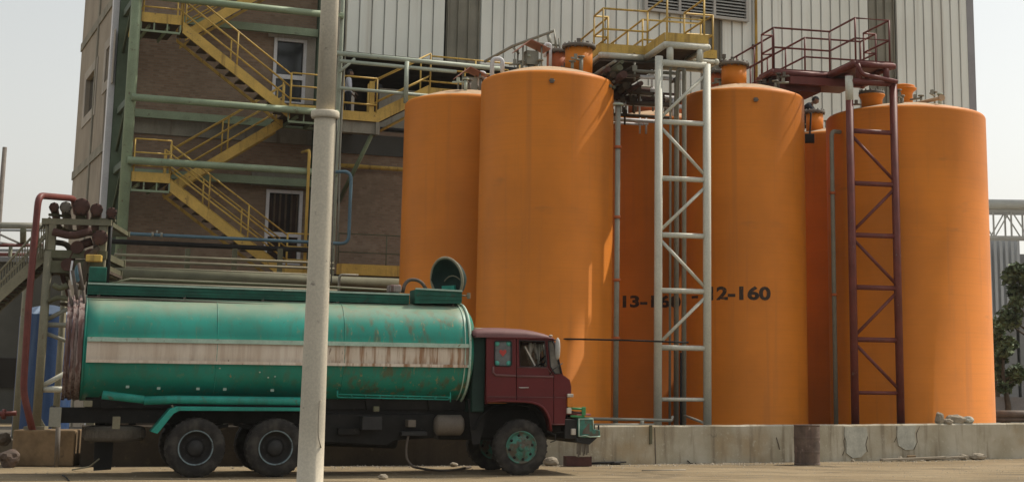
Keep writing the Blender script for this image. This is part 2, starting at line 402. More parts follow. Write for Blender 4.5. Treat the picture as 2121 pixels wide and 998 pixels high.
    M['basin'] = mat('dark_red_basin', (.075, .028, .022), .7, .25, 4)
    M['mudbrick'] = mat('ochre_masonry', (.23, .155, .085), .95, .25, 2.5, spots=(.10, .07, .045), spot_s=3, bump=.6, bs=14)
    # far
    M['farclad'] = mat('blue_grey_cladding', (.40, .42, .44), .6, .06, .3, bump=0)
    M['farlow'] = mat('grey_block_wall', (.22, .225, .23), .9, .12, .5)
    M['farsteel'] = mat('galvanised_steel', (.36, .36, .35), .5, .08, 1)
    M['shed'] = mat('dull_shed_wall', (.085, .085, .075), .9, .2, .6)
    M['bark'] = mat('bark', (.09, .07, .05), .95, .3, 5, bump=.8, bs=12)
    t = NT('leaf')
    oi = t.n.new('ShaderNodeObjectInfo')
    c = t.mix(t.ramp(t.noise(s=1.6, detail=4), .35, .65), (.06, .095, .045), (.16, .20, .09))
    M['leaf'] = t.done(c, .6, 0, .3)
    M['leaf'].node_tree.nodes['Principled BSDF'].inputs['Subsurface Weight'].default_value = 0
    # people
    M['skin'] = mat('skin', (.20, .11, .07), .6, .08, 8, bump=0)
    M['shirt'] = mat('white_shirt', (.55, .56, .60), .9, .08, 6, bump=.2)
    M['trouser'] = mat('dark_trousers', (.018, .018, .022), .9, .2, 6)
    M['overall'] = mat('navy_overalls', (.02, .022, .03), .9, .2, 6)
    M['greyshirt'] = mat('grey_shirt', (.07, .07, .08), .9, .2, 6)
    M['hair'] = mat('black_hair', (.012, .010, .009), .7, .2, 10)
mats()
# ------------------------------------------------------------------ frames
o = at(640, 400, 50.0)
FC = Frame((o.x, o.y), 24.0)            # factory facade
# ------------------------------------------------------------------ ground
g = MB()
N = 40
xs = [-400, -120, -60] + [-40 + i * 2.5 for i in range(33)] + [60, 120, 400]
ys = [-60, 0, 12] + [16 + i * 1.5 for i in range(24)] + [70, 120, 250, 700]
def gz(x, y): return 0.0
vs = [(x, y, gz(x, y)) for y in ys for x in xs]; nx = len(xs)
g.add(vs, [(j * nx + i, j * nx + i + 1, (j + 1) * nx + i + 1, (j + 1) * nx + i) for j in range(len(ys) - 1) for i in range(nx - 1)])
struct(g, 'ground', M['ground'], origin=(0, 0, 0))

bounce_mb = MB(); bounce_mb.add([(-300, -50, .004), (300, -50, .004), (300, 26.3, .004), (-300, 24.6, .004)], [(0, 1, 2, 3)])  # dark sheet added out of frame to cut light bounced off the ground
struct(bounce_mb, 'bounce_blocker', M['bounce_dark'], origin=(0, 0, 0))
# ------------------------------------------------------------------ low containment wall (polyline in plan) and the slab behind it
WL = [gnd(165, 966), gnd(640, 964.5), gnd(1250, 962), gnd(1690, 955.5), gnd(2121, 949)]
WL.append(WL[-1] + (WL[-1] - WL[-2]).normalized() * 9)
WALLH = [.80, .81, .83, .84, .87, .88]
def wall_at(x):
    for a, b in zip(WL, WL[1:]):
        if a.x <= x <= b.x:
            t = (x - a.x) / (b.x - a.x); return a.lerp(b, t)
    return WL[-1]
def wall_z(x):
    for i in range(len(WL) - 1):
        if WL[i].x <= x <= WL[i + 1].x:
            t = (x - WL[i].x) / (WL[i + 1].x - WL[i].x); return WALLH[i] * (1 - t) + WALLH[i + 1] * t
    return WALLH[-1]
TH = Vector((-.33, .94, 0)).normalized() * .28
w = MB(); n = 150
prof = []
for i in range(n + 1):
    x = WL[0].x + (WL[-1].x - WL[0].x) * i / n
    p = wall_at(x); h = wall_z(x) + (noise.noise(Vector((x * .9, 3, 0))) * .012 + noise.noise(Vector((x * 4, 7, 0))) * .009)
    prof.append((p, h))
rows = []
for p, h in prof:
    b = .02 * noise.noise(Vector((p.x * 1.3, 0, 5)))
    rows.append([p + Vector((0, 0, -.1)), p + Vector((b * .4, -b * .4 + .006, h * .5)), p + Vector((0, b * .3, h - .035)), p + TH * .12 + Vector((0, 0, h)), p + TH * .9 + Vector((0, 0, h - .005)), p + TH + Vector((0, 0, -.1))])
m = 6
w.v = [q for r in rows for q in r]
for i in range(n):
    for j in range(m - 1):
        w.f.append([i * m + j, i * m + j + 1, (i + 1) * m + j + 1, (i + 1) * m + j]); w.sm.append(False)
w.f.append(list(range(m))); w.f.append([n * m + j for j in range(m)]); w.sm += [False, False]
cw = thing('containment_wall', 'low stained concrete wall running along the foot of the orange tanks', 'wall', WL[2])
ob_ = build(w, 'wall', M['concrete'], cw); ob_.data.materials.append(M['darkconc'])
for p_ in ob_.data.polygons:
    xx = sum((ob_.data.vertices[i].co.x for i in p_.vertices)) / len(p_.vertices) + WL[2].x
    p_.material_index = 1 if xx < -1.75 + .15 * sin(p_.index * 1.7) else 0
def wallface(px, py, off=0.0):
    """point on the wall's front face seen at a pixel"""
    best = None
    for a, b in zip(WL, WL[1:]):
        d = (b - a).normalized(); nn = Vector((d.y, -d.x, 0)); r = ray(px, py)
        t = (a + nn * off - CAM).dot(nn) / r.dot(nn); q = CAM + r * t; s = (q - a).dot(d)
        if -.01 <= s <= (b - a).length + .01: return q, d, nn
    return q, d, nn
def patch(name, outline, m, t=.012):
    pts = [wallface(x, y)[0] for x, y in outline]; q, d, nn = wallface(*outline[0])
    mb = MB(); k = len(pts)
    mb.v = [p + nn * t for p in pts] + [p - nn * .05 for p in pts]
    tri = tessellate_polygon([pts])
    mb.f = [list(x) for x in tri]; mb.sm = [False] * len(tri)
    for i in range(k):
        j = (i + 1) % k; mb.f.append([i, j, k + j, k + i]); mb.sm.append(False)
    return build(mb, name, m, cw)
patch('mortar_patch', [(1749, 884), (1793, 884), (1796, 900), (1791, 918), (1793, 934), (1782, 946), (1765, 948), (1752, 938), (1752, 915), (1748, 900)], M['mortar'], .028)
patch('mortar_patch', [(1858, 882), (1896, 881), (1893, 900), (1896, 918), (1890, 930), (1874, 931), (1860, 922), (1857, 905)], M['mortar'], .028)
for k, pl in enumerate([[(1749, 884), (1752, 900), (1748, 912), (1750, 930), (1745, 942)], [(1793, 884), (1797, 905), (1793, 920), (1797, 935)], [(1857, 882), (1859, 900), (1852, 915)], [(1905, 882), (1898, 897), (1900, 915), (1893, 930)],
                        [(1608, 905), (1612, 918), (1615, 930)]]):
    mb = MB(); pts = []
    for (x, y) in pl: q, d, nn = wallface(x, y); pts.append(q + nn * .002)
    mb.tube(pts, [.006 + .005 * random.random() for _ in pts], 5); build(mb, 'crack', M['crack'], cw)
q, d, nn = wallface(1347, 880); q2, _, _ = wallface(1347, 919)
mb = MB(); mb.bar(q + nn * .02, q2 + nn * .02, .055, .04, up=nn); build(mb, 'drain_spout', M['olive'], cw)
q, d, nn = wallface(1356, 885); q2, _, _ = wallface(1358, 960)
mb = MB(); mb.bar(q + nn * .004, q2 + nn * .004, .014, .012, up=nn); build(mb, 'joint', M['crack'], cw)

sl = MB(); SLZ = .42
back = [Vector((20, 52, 0)), Vector((-22, 44, 0))]
outl = [Vector((-13.5, 34.2, 0)), Vector((WL[0].x - .3, 34.2, 0))] + [p + TH * .5 for p in WL] + back
sl.prism(lambda u, v, z: Vector((u, v, z)), [(p.x, p.y) for p in outl], -.05, SLZ)
struct(sl, 'tank_slab', M['slab'], origin=(0, 38, 0))

# ------------------------------------------------------------------ brown brick building (left) with lower wall under the gallery
sL = FC.hit(222, 290)[0]; sG = FC.hit(704, 120)[0]; sR = FC.hit(2011, 110)[0]
ZG = FC.hit(740, 247, 0)[1]            # gallery floor
ZC = FC.hit(720, 107, .3)[1]            # underside of the cladding
bb = thing('brick_building', 'brown brick factory block with white corner strip behind the yellow stairs', 'building', FC.P(sL, 0, 0))
fn = lambda u, h, ww: FC.P(u, -ww, h)
def rect(x0, y0, x1, y1, off=0.0):
    a = FC.hit(x0, y0, off); b = FC.hit(x1, y1, off); a2 = FC.hit(x0, y1, off); b2 = FC.hit(x1, y0, off)
    s0 = (a[0] + a2[0]) / 2; s1 = (b[0] + b2[0]) / 2; z1 = (a[1] + b2[1]) / 2; z0 = (a2[1] + b[1]) / 2
    return s0, z0, s1, z1
d1 = rect(565, 81, 633, 214); d2 = rect(548, 394, 624, 548)
hole = lambda r: [(r[0], r[1]), (r[2], r[1]), (r[2], r[3]), (r[0], r[3])]
ZT = 24.0
mb = MB(); mb.panel(fn, [(sL, 0), (sG, 0), (sG, ZT), (sL, ZT)], [hole(d1), hole(d2)], .3)
mb.fbox(FC, sG + .003, sR - 1, 0, -.3, 0, ZG - .35)
build(mb, 'brick_wall', M['brick'], bb)
# side wall (faces left), 12 m deep
SD = Vector((-cos(radians(66)), sin(radians(66)), 0)) ; SD = Vector((-.4067 - .012, .9135, 0)).normalized()
c0 = FC.P(sL, -.02, 0); SN = Vector((-SD.y, SD.x, 0))
def sidep(px, py):
    r = ray(px, py); t = (c0 - CAM).dot(SN) / r.dot(SN); q = CAM + r * t; return (q - c0).dot(SD), q.z
SF = lambda u, h, ww: c0 + SD * u - SN * ww + Vector((0, 0, h))
uE = sidep(150, 380)[0]
def srect(pts): return [sidep(x, y) for x, y in pts]
sw1 = srect([(181, 238), (194, 222), (193, 150), (180, 166)]); sw2 = srect([(219, 172), (231, 155), (234, 88), (222, 104)])
def sq(r):
    u0 = min(p[0] for p in r); u1 = max(p[0] for p in r); z0 = (r[0][1] + r[1][1]) / 2; z1 = (r[2][1] + r[3][1]) / 2
    return u0, z0, u1, z1
sw1 = sq(sw1); sw2 = sq(sw2)
mb = MB(); mb.panel(SF, [(.35, 0), (uE, 0), (uE, ZT), (.35, ZT)], [hole(sw1), hole(sw2)], .3)
build(mb, 'side_wall', M['sidewall'], bb)
for r in (sw1, sw2):
    fr = MB(); e = .45
    fr.panel(lambda u, h, ww: SF(u, h, ww - .03), [(r[0] - e, r[1] - .3), (r[2] + e, r[1] - .3), (r[2] + e, r[3] + .3), (r[0] - e, r[3] + .3)], [(hole(r))], .025)
    f = build(fr, 'window', M['lime'], bb)
    pn = MB(); pn.prism(lambda u, h, ww: SF(u, h, ww), hole(r), .12, .14); build(pn, 'pane', M['doorglass'], f)
for (pa, pb, wd) in (((186, 60), (203, 20), 0), ):
    pass
um = sidep(196, 200)[0]
mb = MB(); mb.prism(lambda u, h, ww: SF(u, h, ww), [(um - .12, 0), (um + .12, 0), (um + .12, ZT), (um - .12, ZT)], -.05, .0); build(mb, 'pilaster', M['plaster'], bb)
for (x, y) in ((165, 352), (170, 100)):
    z = sidep(x, y)[1]
    mb = MB(); mb.prism(lambda u, h, ww: SF(u, h, ww), [(.36, z - .14), (um - .125, z - .14), (um - .125, z + .14), (.36, z + .14)], -.045, 0)
    mb.prism(lambda u, h, ww: SF(u, h, ww), [(um + .125, z - .14), (uE, z - .14), (uE, z + .14), (um + .125, z + .14)], -.045, 0); build(mb, 'band', M['plaster'], bb)
mb = MB(); mb.box(c0 + FC.n * .02 + Vector((.16, .06, ZT / 2)), (.52, .34, ZT), (FC.d, -FC.n, Vector((0, 0, 1)))); build(mb, 'corner_strip', M['trimwhite'], bb)
# concrete bands on the brick
for (y0, y1, x0, x1) in ((250, 280, 250, 700), (560, 575, 250, 700)):
    z1 = FC.hit(340, y0)[1]; z0 = FC.hit(340, y1)[1]
    mb = MB(); mb.fbox(FC, sL + .4, sG, .003, .07, z0, z1); build(mb, 'concrete_band', M['plaster'], bb)
za = FC.hit(620, 375)[1]
mb = MB(); mb.fbox(FC, FC.hit(520, 375)[0], sG, .003, .07, za - .25, za + .2); build(mb, 'concrete_band', M['plaster'], bb)
za = FC.hit(780, 300)[1]
mb = MB(); mb.fbox(FC, sG + .1, FC.hit(1000, 300)[0], .003, .06, za - .35, za + .3); build(mb, 'concrete_band', M['shed'], bb)
for (r, x0) in ((d1, 0), (d2, 1)):
    s0, z0, s1, z1 = r
    fr = MB(); e = .10; zm = z0 + (z1 - z0) * .40
    fr.panel(lambda u, h, ww: FC.P(u, .05 - ww, h), [(s0, z0), (s1, z0), (s1, z1), (s0, z1)], [[(s0 + e, z0 + .05), (s1 - e, z0 + .05), (s1 - e, zm - .07), (s0 + e, zm - .07)], [(s0 + e, zm + .07), (s1 - e, zm + .07), (s1 - e, z1 - e), (s0 + e, z1 - e)]], .1)
    fr2 = build(fr, 'door', M['trimwhite'], bb)
    pn = MB(); pn.fbox(FC, s0 + .05, s1 - .05, -.08, -.1, z0 + .02, z1 - .02); build(pn, 'pane', M['doorglass'], fr2)
    if x0 == 1:
        bars = MB()
        for k in range(5): bars.fbox(FC, s0 + .25 + k * .18, s0 + .31 + k * .18, -.03, -.05, zm + .1, z1 - .12)
        build(bars, 'bars', M['grime'], fr2)
    if x0 == 0:
        sd = MB(); sd.fbox(FC, s1 + .003, s1 + .38, .003, .06, z0, z1 + .35); sd.fbox(FC, s0 - .2, s1 + .0, .003, .06, z1 + .003, z1 + .35); build(sd, 'surround', M['lime'], bb)
# ------------------------------------------------------------------ white clad hall over an open dark gallery
wb = thing('clad_hall', 'tall factory hall in white ribbed metal cladding with louvre vent above the tanks', 'building', FC.P(sG, 0, 0))
OC = .30
s0c = FC.hit(716, 60, OC)[0]; s1c = FC.hit(2003, 60, OC)[0]
def skyl(x0, x1, y): return FC.hit(x0, y, OC)[0], FC.hit(x1, y, OC)[0]
strips = [skyl(928, 992, 60) + (ZC, ZT), skyl(1444, 1492, 60) + (ZG - .3, ZT), skyl(1800, 1852, 60) + (ZG - .3, ZT)]
lv = (FC.hit(1330, 22, OC)[0], FC.hit(1546, 50, OC)[0], (FC.hit(1330, 22, OC)[1] + FC.hit(1546, 50, OC)[1]) / 2, ZT)
sO = FC.hit(1180, 140)[0]
mb = MB(); s = s0c; pitch_r = .415
while s < s1c - .01:
    e = min(s + pitch_r, s1c); g_ = .03
    mid = (s + e) / 2
    if not any(a - .02 < mid < b + .02 for a, b, _, _ in strips):
        zb = ZC if mid < sO else ZG - .35
        pr = [(s, OC), (s + g_ * .3, OC - .045), (s + g_, OC - .045), (s + g_ * 1.3, OC + .035), (s + pitch_r * .5, OC + .02), (e, OC)]
        b = len(mb.v)
        mb.v += [FC.P(a, o_, zb) for a, o_ in pr] + [FC.P(a, o_, ZT) for a, o_ in pr]
        k = len(pr)
        for i in range(k - 1): mb.f.append([b + i, b + i + 1, b + k + i + 1, b + k + i]); mb.sm.append(False)
    s = e
build(mb, 'cladding', M['clad'], wb, normals=True)
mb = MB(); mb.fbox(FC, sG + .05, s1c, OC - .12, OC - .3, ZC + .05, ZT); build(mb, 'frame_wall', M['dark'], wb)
for (a, b, z0, z1) in strips:
    mb = MB(); mb.fbox(FC, a - .05, b + .05, OC - .06, OC - .1, z0, z1)
    for k in range(4): q_ = a + (b - a) * k / 3; mb.fbox(FC, q_ - .015, q_ + .015, OC - .06, OC + .01, z0, z1)
    build(mb, 'translucent_panel', M['skylight'], wb)
lf = MB(); a, b, z0, z1 = lv
lf.fbox(FC, a, a + .12, OC + .04, OC + .22, z0, z1); lf.fbox(FC, b - .12, b, OC + .04, OC + .22, z0, z1); lf.fbox(FC, a + .12, b - .12, OC + .04, OC + .22, z0, z0 + .1)
for k in (1, 2): q_ = a + (b - a) * k / 3; lf.fbox(FC, q_ - .05, q_ + .05, OC + .04, OC + .20, z0 + .1, z1)
lo = build(lf, 'louvre_vent', M['louvre'], wb)
ls = MB(); z = z0 + .16
while z < z0 + 2.2:
    ls.add([FC.P(a + .12, OC + .19, z), FC.P(b - .12, OC + .19, z), FC.P(b - .12, OC + .09, z + .07), FC.P(a + .12, OC + .09, z + .07),
            FC.P(a + .12, OC + .19, z + .015), FC.P(b - .12, OC + .19, z + .015), FC.P(b - .12, OC + .09, z + .085), FC.P(a + .12, OC + .09, z + .085)],
           [(0, 1, 2, 3), (4, 5, 6, 7), (0, 1, 5, 4), (3, 2, 6, 7)]); z += .115
build(ls, 'slats', M['louvre'], lo)
bk = MB(); bk.fbox(FC, a + .1, b - .1, OC + .045, OC + .05, z0, z1); build(bk, 'backing', M['dark'], lo)
# right hand return and flashing, bottom edge trim
mb = MB(); mb.fbox(FC, s1c, s1c + .32, OC + .02, -.3, 0, ZT); build(mb, 'corner_flashing', M['flash'], wb)
mb = MB(); mb.fbox(FC, s1c - .3, s1c - .05, OC - .13, -16, 0, ZT); build(mb, 'end_wall', M['clad'], wb)
mb = MB(); mb.fbox(FC, s0c - .17, s0c - .003, OC + .03, OC - .2, ZC - .12, ZT); mb.fbox(FC, s0c - .17, sO - .2, OC + .01, OC - .3, ZC - .13, ZC - .004); build(mb, 'edge_trim', M['black'], wb)
# lower wall under the cladding on the right
sO = FC.hit(1180, 140)[0]
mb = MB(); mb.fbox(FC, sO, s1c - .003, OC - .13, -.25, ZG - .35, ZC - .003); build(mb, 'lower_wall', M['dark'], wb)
# gallery room
mb = MB(); mb.fbox(FC, sG, sO, 0, -5.5, ZG - .34, ZG - .02); build(mb, 'gallery_floor', M['plaster'], wb)
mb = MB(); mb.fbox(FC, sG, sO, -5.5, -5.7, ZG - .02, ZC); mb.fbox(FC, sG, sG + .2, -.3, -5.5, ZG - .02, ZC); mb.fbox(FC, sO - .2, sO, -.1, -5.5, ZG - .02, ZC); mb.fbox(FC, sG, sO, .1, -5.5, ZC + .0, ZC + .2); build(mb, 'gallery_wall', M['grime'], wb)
# low parapet wall inside the gallery (dusty concrete, seen through the rail)
a = FC.hit(785, 200, -.4)[0]; b = FC.hit(900, 200, -.4)[0]
mb = MB(); mb.fbox(FC, a, b, -.35, -.5, ZG - .02, ZG + 1.15); build(mb, 'parapet', M['plaster'], wb)
a = FC.hit(690, 200, -.4)[0]; b = FC.hit(713, 200, -.4)[0]
mb = MB(); mb.fbox(FC, a + .6, b, .0, -.25, ZG - .02, ZG + 1.0); build(mb, 'doorjamb', M['lime'], wb)
# yellow downpipe with a small black box
a = FC.hit(1566, 60, OC + .12)[0]
mb = MB(); mb.tube([FC.P(a, OC + .12, ZC), FC.P(a, OC + .12, ZT)], .05, 8); build(mb, 'downpipe', M['yellow'], wb)
q_ = FC.at(1560, 99, OC + .12)
mb = MB(); mb.box(q_ - FC.d * .02 + FC.n * .1, (.14, .1, .16), (FC.d, -FC.n, Vector((0, 0, 1)))); build(mb, 'junction_box', M['black'], wb)

# ------------------------------------------------------------------ fire stairs: sage green frame, yellow flights
OF = 2.9
st = thing('fire_stair', 'yellow zigzag outdoor stairs in a sage green steel frame on the brick wall', 'staircase', FC.P(FC.hit(268, 300, OF)[0], OF, 0))
sA = FC.hit(268, 240, OF)[0]; sB = FC.hit(699, 240, OF)[0]
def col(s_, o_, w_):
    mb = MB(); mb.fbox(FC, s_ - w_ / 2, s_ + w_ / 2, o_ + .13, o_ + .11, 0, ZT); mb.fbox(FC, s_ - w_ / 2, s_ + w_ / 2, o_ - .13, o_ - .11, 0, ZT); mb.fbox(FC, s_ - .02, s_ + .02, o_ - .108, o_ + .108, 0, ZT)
    build(mb, 'column', M['greenshade'], st)  # rear columns carry their shade in the colour
mb = MB(); mb.tube([FC.P(sA, OF, 0), FC.P(sA, OF, ZT)], .155, 12); build(mb, 'column', M['green'], st)
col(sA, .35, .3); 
mb = MB(); mb.tube([FC.P(sB, OF, 0), FC.P(sB, OF, ZT)], .085, 10); build(mb, 'column', M['palegreen'], st)
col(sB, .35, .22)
for (x, y) in ((515, 17), (465, 219), (459, 346)):
    z = FC.hit(x, y, OF)[1]
    mb = MB(); mb.tube([FC.P(sA, OF + .2, z), FC.P(sB, OF + .2, z)], .105, 10); build(mb, 'beam', M['green'], st)
    mb = MB(); mb.fbox(FC, sA + .02, sB, .26, .44, z - .12, z + .12); build(mb, 'beam', M['green'], st)
    for s_ in (sA, sB):
        mb = MB(); mb.fbox(FC, s_ - .06, s_ + .06, .47, OF - .15, z - .1, z + .1); build(mb, 'cross_beam', M['greenshade'], st)
    mb = MB(); mb.tube([FC.P(sA, OF - .1, z + .5), FC.P(sA, .5, z - 1.2)], .045, 6); build(mb, 'brace', M['greenshade'], st)
z = FC.hit(300, 112, OF)[1]
# landings
def hz(x, y, off): return FC.hit(x, y, off)[1]
ZL1 = hz(313, 372, OF); ZL2 = hz(340, 44, OF); ZR1 = hz(620, 231, OF); ZR0 = hz(640, 566, OF); 
sLe = FC.hit(352, 360, OF)[0]; sRe = FC.hit(598, 222, OF)[0]; sR0 = FC.hit(590, 545, OF)[0]
def landing(s0, s1, z, edges, rail=True, toe=.28):
    mb = MB(); mb.fbox(FC, s0, s1, OF - .02, .5, z - .06, z); L = build(mb, 'landing', M['grime'], st)
    mb = MB(); mb.fbox(FC, s0, s1, OF, OF + .04, z - .08, z + toe - .08)
    if 'L' in edges: mb.fbox(FC, s0 - .04, s0, .5, OF, z - .08, z + toe - .08)
    build(mb, 'toe_board', M['yellow'], L)
    mb = MB()
    for k in range(2):
        q = s0 + (s1 - s0) * (k + .5) / 2; mb.fbox(FC, q - .03, q + .03, .5, OF - .3, z - .16, z - .065)
    mb.fbox(FC, s0, s1, OF - .03, OF + .03, z - .36, z - .30)
    for k in range(4):
        q = s0 + (s1 - s0) * k / 3; mb.fbox(FC, q - .02, q + .02, OF - .02, OF + .02, z - .30, z - .08)
    build(mb, 'joists', M['green'], L)
    if rail:
        mb = MB()
        if 'F' in edges: railing(mb, [FC.P(s0 + .05, OF, z), FC.P(s1, OF, z)], 1.15, (1, .66, .33), .024)
        if 'L' in edges: railing(mb, [FC.P(s0 + .05, OF - .02, z), FC.P(s0 + .05, .6, z)], 1.15, (1, .66, .33), .024)
        build(mb, 'guard_rail', M['yellow'], L)
landing(sA + .16, sLe, ZL1, 'LF'); landing(sA + .16, sLe + .05, ZL2, 'LF'); landing(sRe, sB - .1, ZR1, 'F'); landing(sR0, sB - .1, ZR0, 'F')
def flight(s0, z0, s1, z1, o0, o1, side_rails='both'):
    """from the higher end (s0,z0) to the lower end (s1,z1)"""
    mb = MB(); hgt = .34
    for o_, e0, e1 in ((o0, -hgt + .1, .1), (o1, -.30, -.20)):
        mb.add([FC.P(s_, o_ + k, z_ + e) for k in (-.035, .035) for s_, z_ in ((s0, z0), (s1, z1)) for e in (e0, e1)],
               [(0, 1, 3, 2), (4, 5, 7, 6), (0, 1, 5, 4), (2, 3, 7, 6), (0, 2, 6, 4), (1, 3, 7, 5)])
    f = build(mb, 'flight', M['yellow'], st)
    mb = MB(); nt = max(6, int(abs(z0 - z1) / .2))
    for i in range(nt):
        t = (i + .5) / nt; s_ = s0 + (s1 - s0) * t; z_ = z0 + (z1 - z0) * t
        mb.fbox(FC, s_ - .15, s_ + .15, o1 + .04, o0 - .04, z_ - .08, z_ - .03)
    build(mb, 'treads', M['grime'], f)
    mb = MB()
    for o_ in (o0, o1):
        railing(mb, [FC.P(s0, o_, z0), FC.P(s1, o_, z1)], 1.1, (1, .66, .33), .026, 1.7)
    build(mb, 'handrail', M['yellow'], f)
O0, O1, O2, O3 = 2.85, 1.8, 1.5, .55
flight(FC.hit(378, 60, O0)[0], ZL2 - .05, sRe + .05, ZR1, O0, O1)
flight(FC.hit(586, 245, O2)[0], ZR1 - .05, FC.hit(352, 368, O2)[0], ZL1, O2, O3)
flight(FC.hit(350, 375, O0)[0], ZL1 - .05, sR0 + .05, ZR0, O0, O1)
flight(FC.hit(640, -90, O2)[0], ZL2 + 2.6, FC.hit(385, 50, O2)[0], ZL2, O2, O3)
# pale conduits up the right hand column
for i, (x, r_) in enumerate(((691, .035), (706, .03))):
    s_ = FC.hit(x, 300, OF + .25)[0]
    mb = MB(); mb.tube([FC.P(s_ + .02 * sin(k * 1.9 + i), OF + .25, ZT * k / 14) for k in range(3, 15)], r_, 6); build(mb, 'conduit', M['greypipe'], st)
# vertical yellow pipe
a = FC.hit(637, 400, OF + .3)[0]
mb = MB(); z1 = hz(638, 311, OF + .3)
mb.tube(bend([FC.P(a, OF + .3, ZR0 - 1), FC.P(a, OF + .3, z1), FC.P(a - .05, OF - .4, z1 + .02)], .12), .045, 8)
o = build(mb, 'gas_pipe', M['yellow']); tag(o, 'upright ochre yellow pipe just left of the cream lamp pole', 'pipe')

# ------------------------------------------------------------------ gallery walkway and its stairs to the tank tops
gw = thing('gallery_walkway', 'yellow railed walkway with steps rising towards the tank tops right of the lamp pole', 'walkway', FC.P(sB, OF, ZR1))
sP = FC.hit(779, 245, OF)[0]; ZP = hz(740, 246, OF)
mb = MB(); mb.fbox(FC, sB + .1, sP, OF - .02, .02, ZP - .06, ZP); build(mb, 'deck', M['grime'], gw)
mb = MB(); mb.fbox(FC, sB + .1, sP, OF, OF + .04, ZP - .06, ZP + .22); build(mb, 'toe_board', M['yellow'], gw)
mb = MB(); mb.fbox(FC, sB - .1, sP + .15, OF - .06, OF - .4, ZP - .42, ZP - .065); mb.fbox(FC, sB + 1.2, sB + 1.3, OF + .04, OF - .5, ZP - .45, ZP - .065); build(mb, 'support_beam', M['plaster'], gw)
mb = MB(); mb.tube([FC.P(sB + 1.15, OF - .2, ZP - .4), FC.P(sB + .9, .05, ZP - 2.2)], .07, 8); build(mb, 'brace', M['green'], gw)
mb = MB(); railing(mb, [FC.P(sB + .15, OF, ZP), FC.P(sP, OF, ZP)], 1.28, (1, .36), .03, 3); 
mb.fbox(FC, sP - .22, sP - .06, OF - .1, OF - .04, ZP, ZP + 1.2); build(mb, 'guard_rail', M['yellow'], gw)
sU, zU = FC.hit(890, 195, OF); sV = FC.hit(1075, 190, OF)[0]
mb = MB()
for o_ in (OF, OF - 1.0):
    mb.add([FC.P(s_, o_ + k, z_ + e) for k in (-.03, .03) for s_, z_ in ((sP, ZP), (sU, zU)) for e in (-.1, .3)], [(0, 1, 3, 2), (4, 5, 7, 6), (0, 1, 5, 4), (2, 3, 7, 6), (0, 2, 6, 4), (1, 3, 7, 5)])
mb.tube([FC.P(sP + .1, OF - 1, ZP - .35), FC.P(sU, OF - 1, zU - .35)], .05, 6)
f = build(mb, 'flight', M['yellow'], gw)
mb = MB()
for i in range(7):
    t = (i + .5) / 7; mb.fbox(FC, sP + (sU - sP) * t - .14, sP + (sU - sP) * t + .14, OF - .05, OF - .95, ZP + (zU - ZP) * t - .06, ZP + (zU - ZP) * t - .02)
build(mb, 'treads', M['grime'], f)
mb = MB()
for o_ in (OF, OF - 1.0): railing(mb, [FC.P(sP, o_, ZP), FC.P(sU, o_, zU)], 1.28, (1, .45), .03, 2.2)
build(mb, 'handrail', M['yellow'], f)
mb = MB(); mb.fbox(FC, sU, sV, OF - .02, OF - 1.0, zU - .06, zU); build(mb, 'deck', M['grime'], gw)
mb = MB(); mb.fbox(FC, sU, sV, OF, OF + .04, zU - .06, zU + .2); build(mb, 'toe_board', M['yellow'], gw)
mb = MB(); railing(mb, [FC.P(sU, OF, zU), FC.P(sV, OF, zU)], 1.2, (1, .66, .33), .028, 1.3); railing(mb, [FC.P(sU, OF - 1, zU), FC.P(sV, OF - 1, zU)], 1.2, (1, .5), .028, 1.6)
build(mb, 'guard_rail', M['yellow'], gw)
mb = MB()
for k in range(4): mb.fbox(FC, sU + 1 + k * .9, sU + 1.1 + k * .9, OF - .1, .32, zU - .25, zU - .065)
build(mb, 'support_beam', M['green'], gw)
# pale green pipes in front of the gallery
pf = thing('gallery_pipes', 'two pale green horizontal pipes with an upright across the dark gallery opening', 'pipes', FC.at(700, 240, OF + .35))
O4 = OF + .35
for (x0, y0, x1, y1, r_) in ((697, 113, 1040, 141, .075), (703, 126, 945, 150, .06), (703, 186, 910, 197, .05)):
    mb = MB(); z = (hz(x0, y0, O4) + hz(x1, y1, O4)) / 2; mb.tube([FC.P(FC.hit(x0, y0, O4)[0], O4, z), FC.P(FC.hit(x1, y1, O4)[0], O4, z)], r_, 10); build(mb, 'pipe', M['palegreen'], pf)
mb = MB(); s_, z1 = FC.hit(843, 128, O4 + .06); mb.tube([FC.P(s_, O4 + .06, hz(843, 215, O4)), FC.P(s_, O4 + .06, z1)], .07, 8); build(mb, 'upright', M['palegreen'], pf)
mb = MB(); mb.tube([FC.P(FC.hit(703, 150, O4)[0], O4, hz(703, 150, O4)), FC.P(FC.hit(735, 120, O4)[0], O4, hz(735, 122, O4))], .05, 6); build(mb, 'brace', M['palegreen'], pf)
# brown edge of the lower gallery, right of the pole
lg = thing('lower_walkway', 'dim yellow edged lower walkway right of the lamp pole above the tanker', 'walkway', FC.at(700, 575, OF))
z = hz(760, 562, OF)
mb = MB(); mb.fbox(FC, sB + .15, sB + 9, OF, OF + .04, z - .12, z + .2); build(mb, 'toe_board', M['yellow'], lg)
mb = MB(); mb.fbox(FC, sB + .15, sB + 9, OF - .01, .1, z - .2, z - .1); build(mb, 'deck', M['grime'], lg)
mb = MB(); railing(mb, [FC.P(sB + .2, OF, z), FC.P(sB + 9, OF, z)], 1.1, (1, .5), .02, 1.5); build(mb, 'guard_rail', M['olive'], lg)
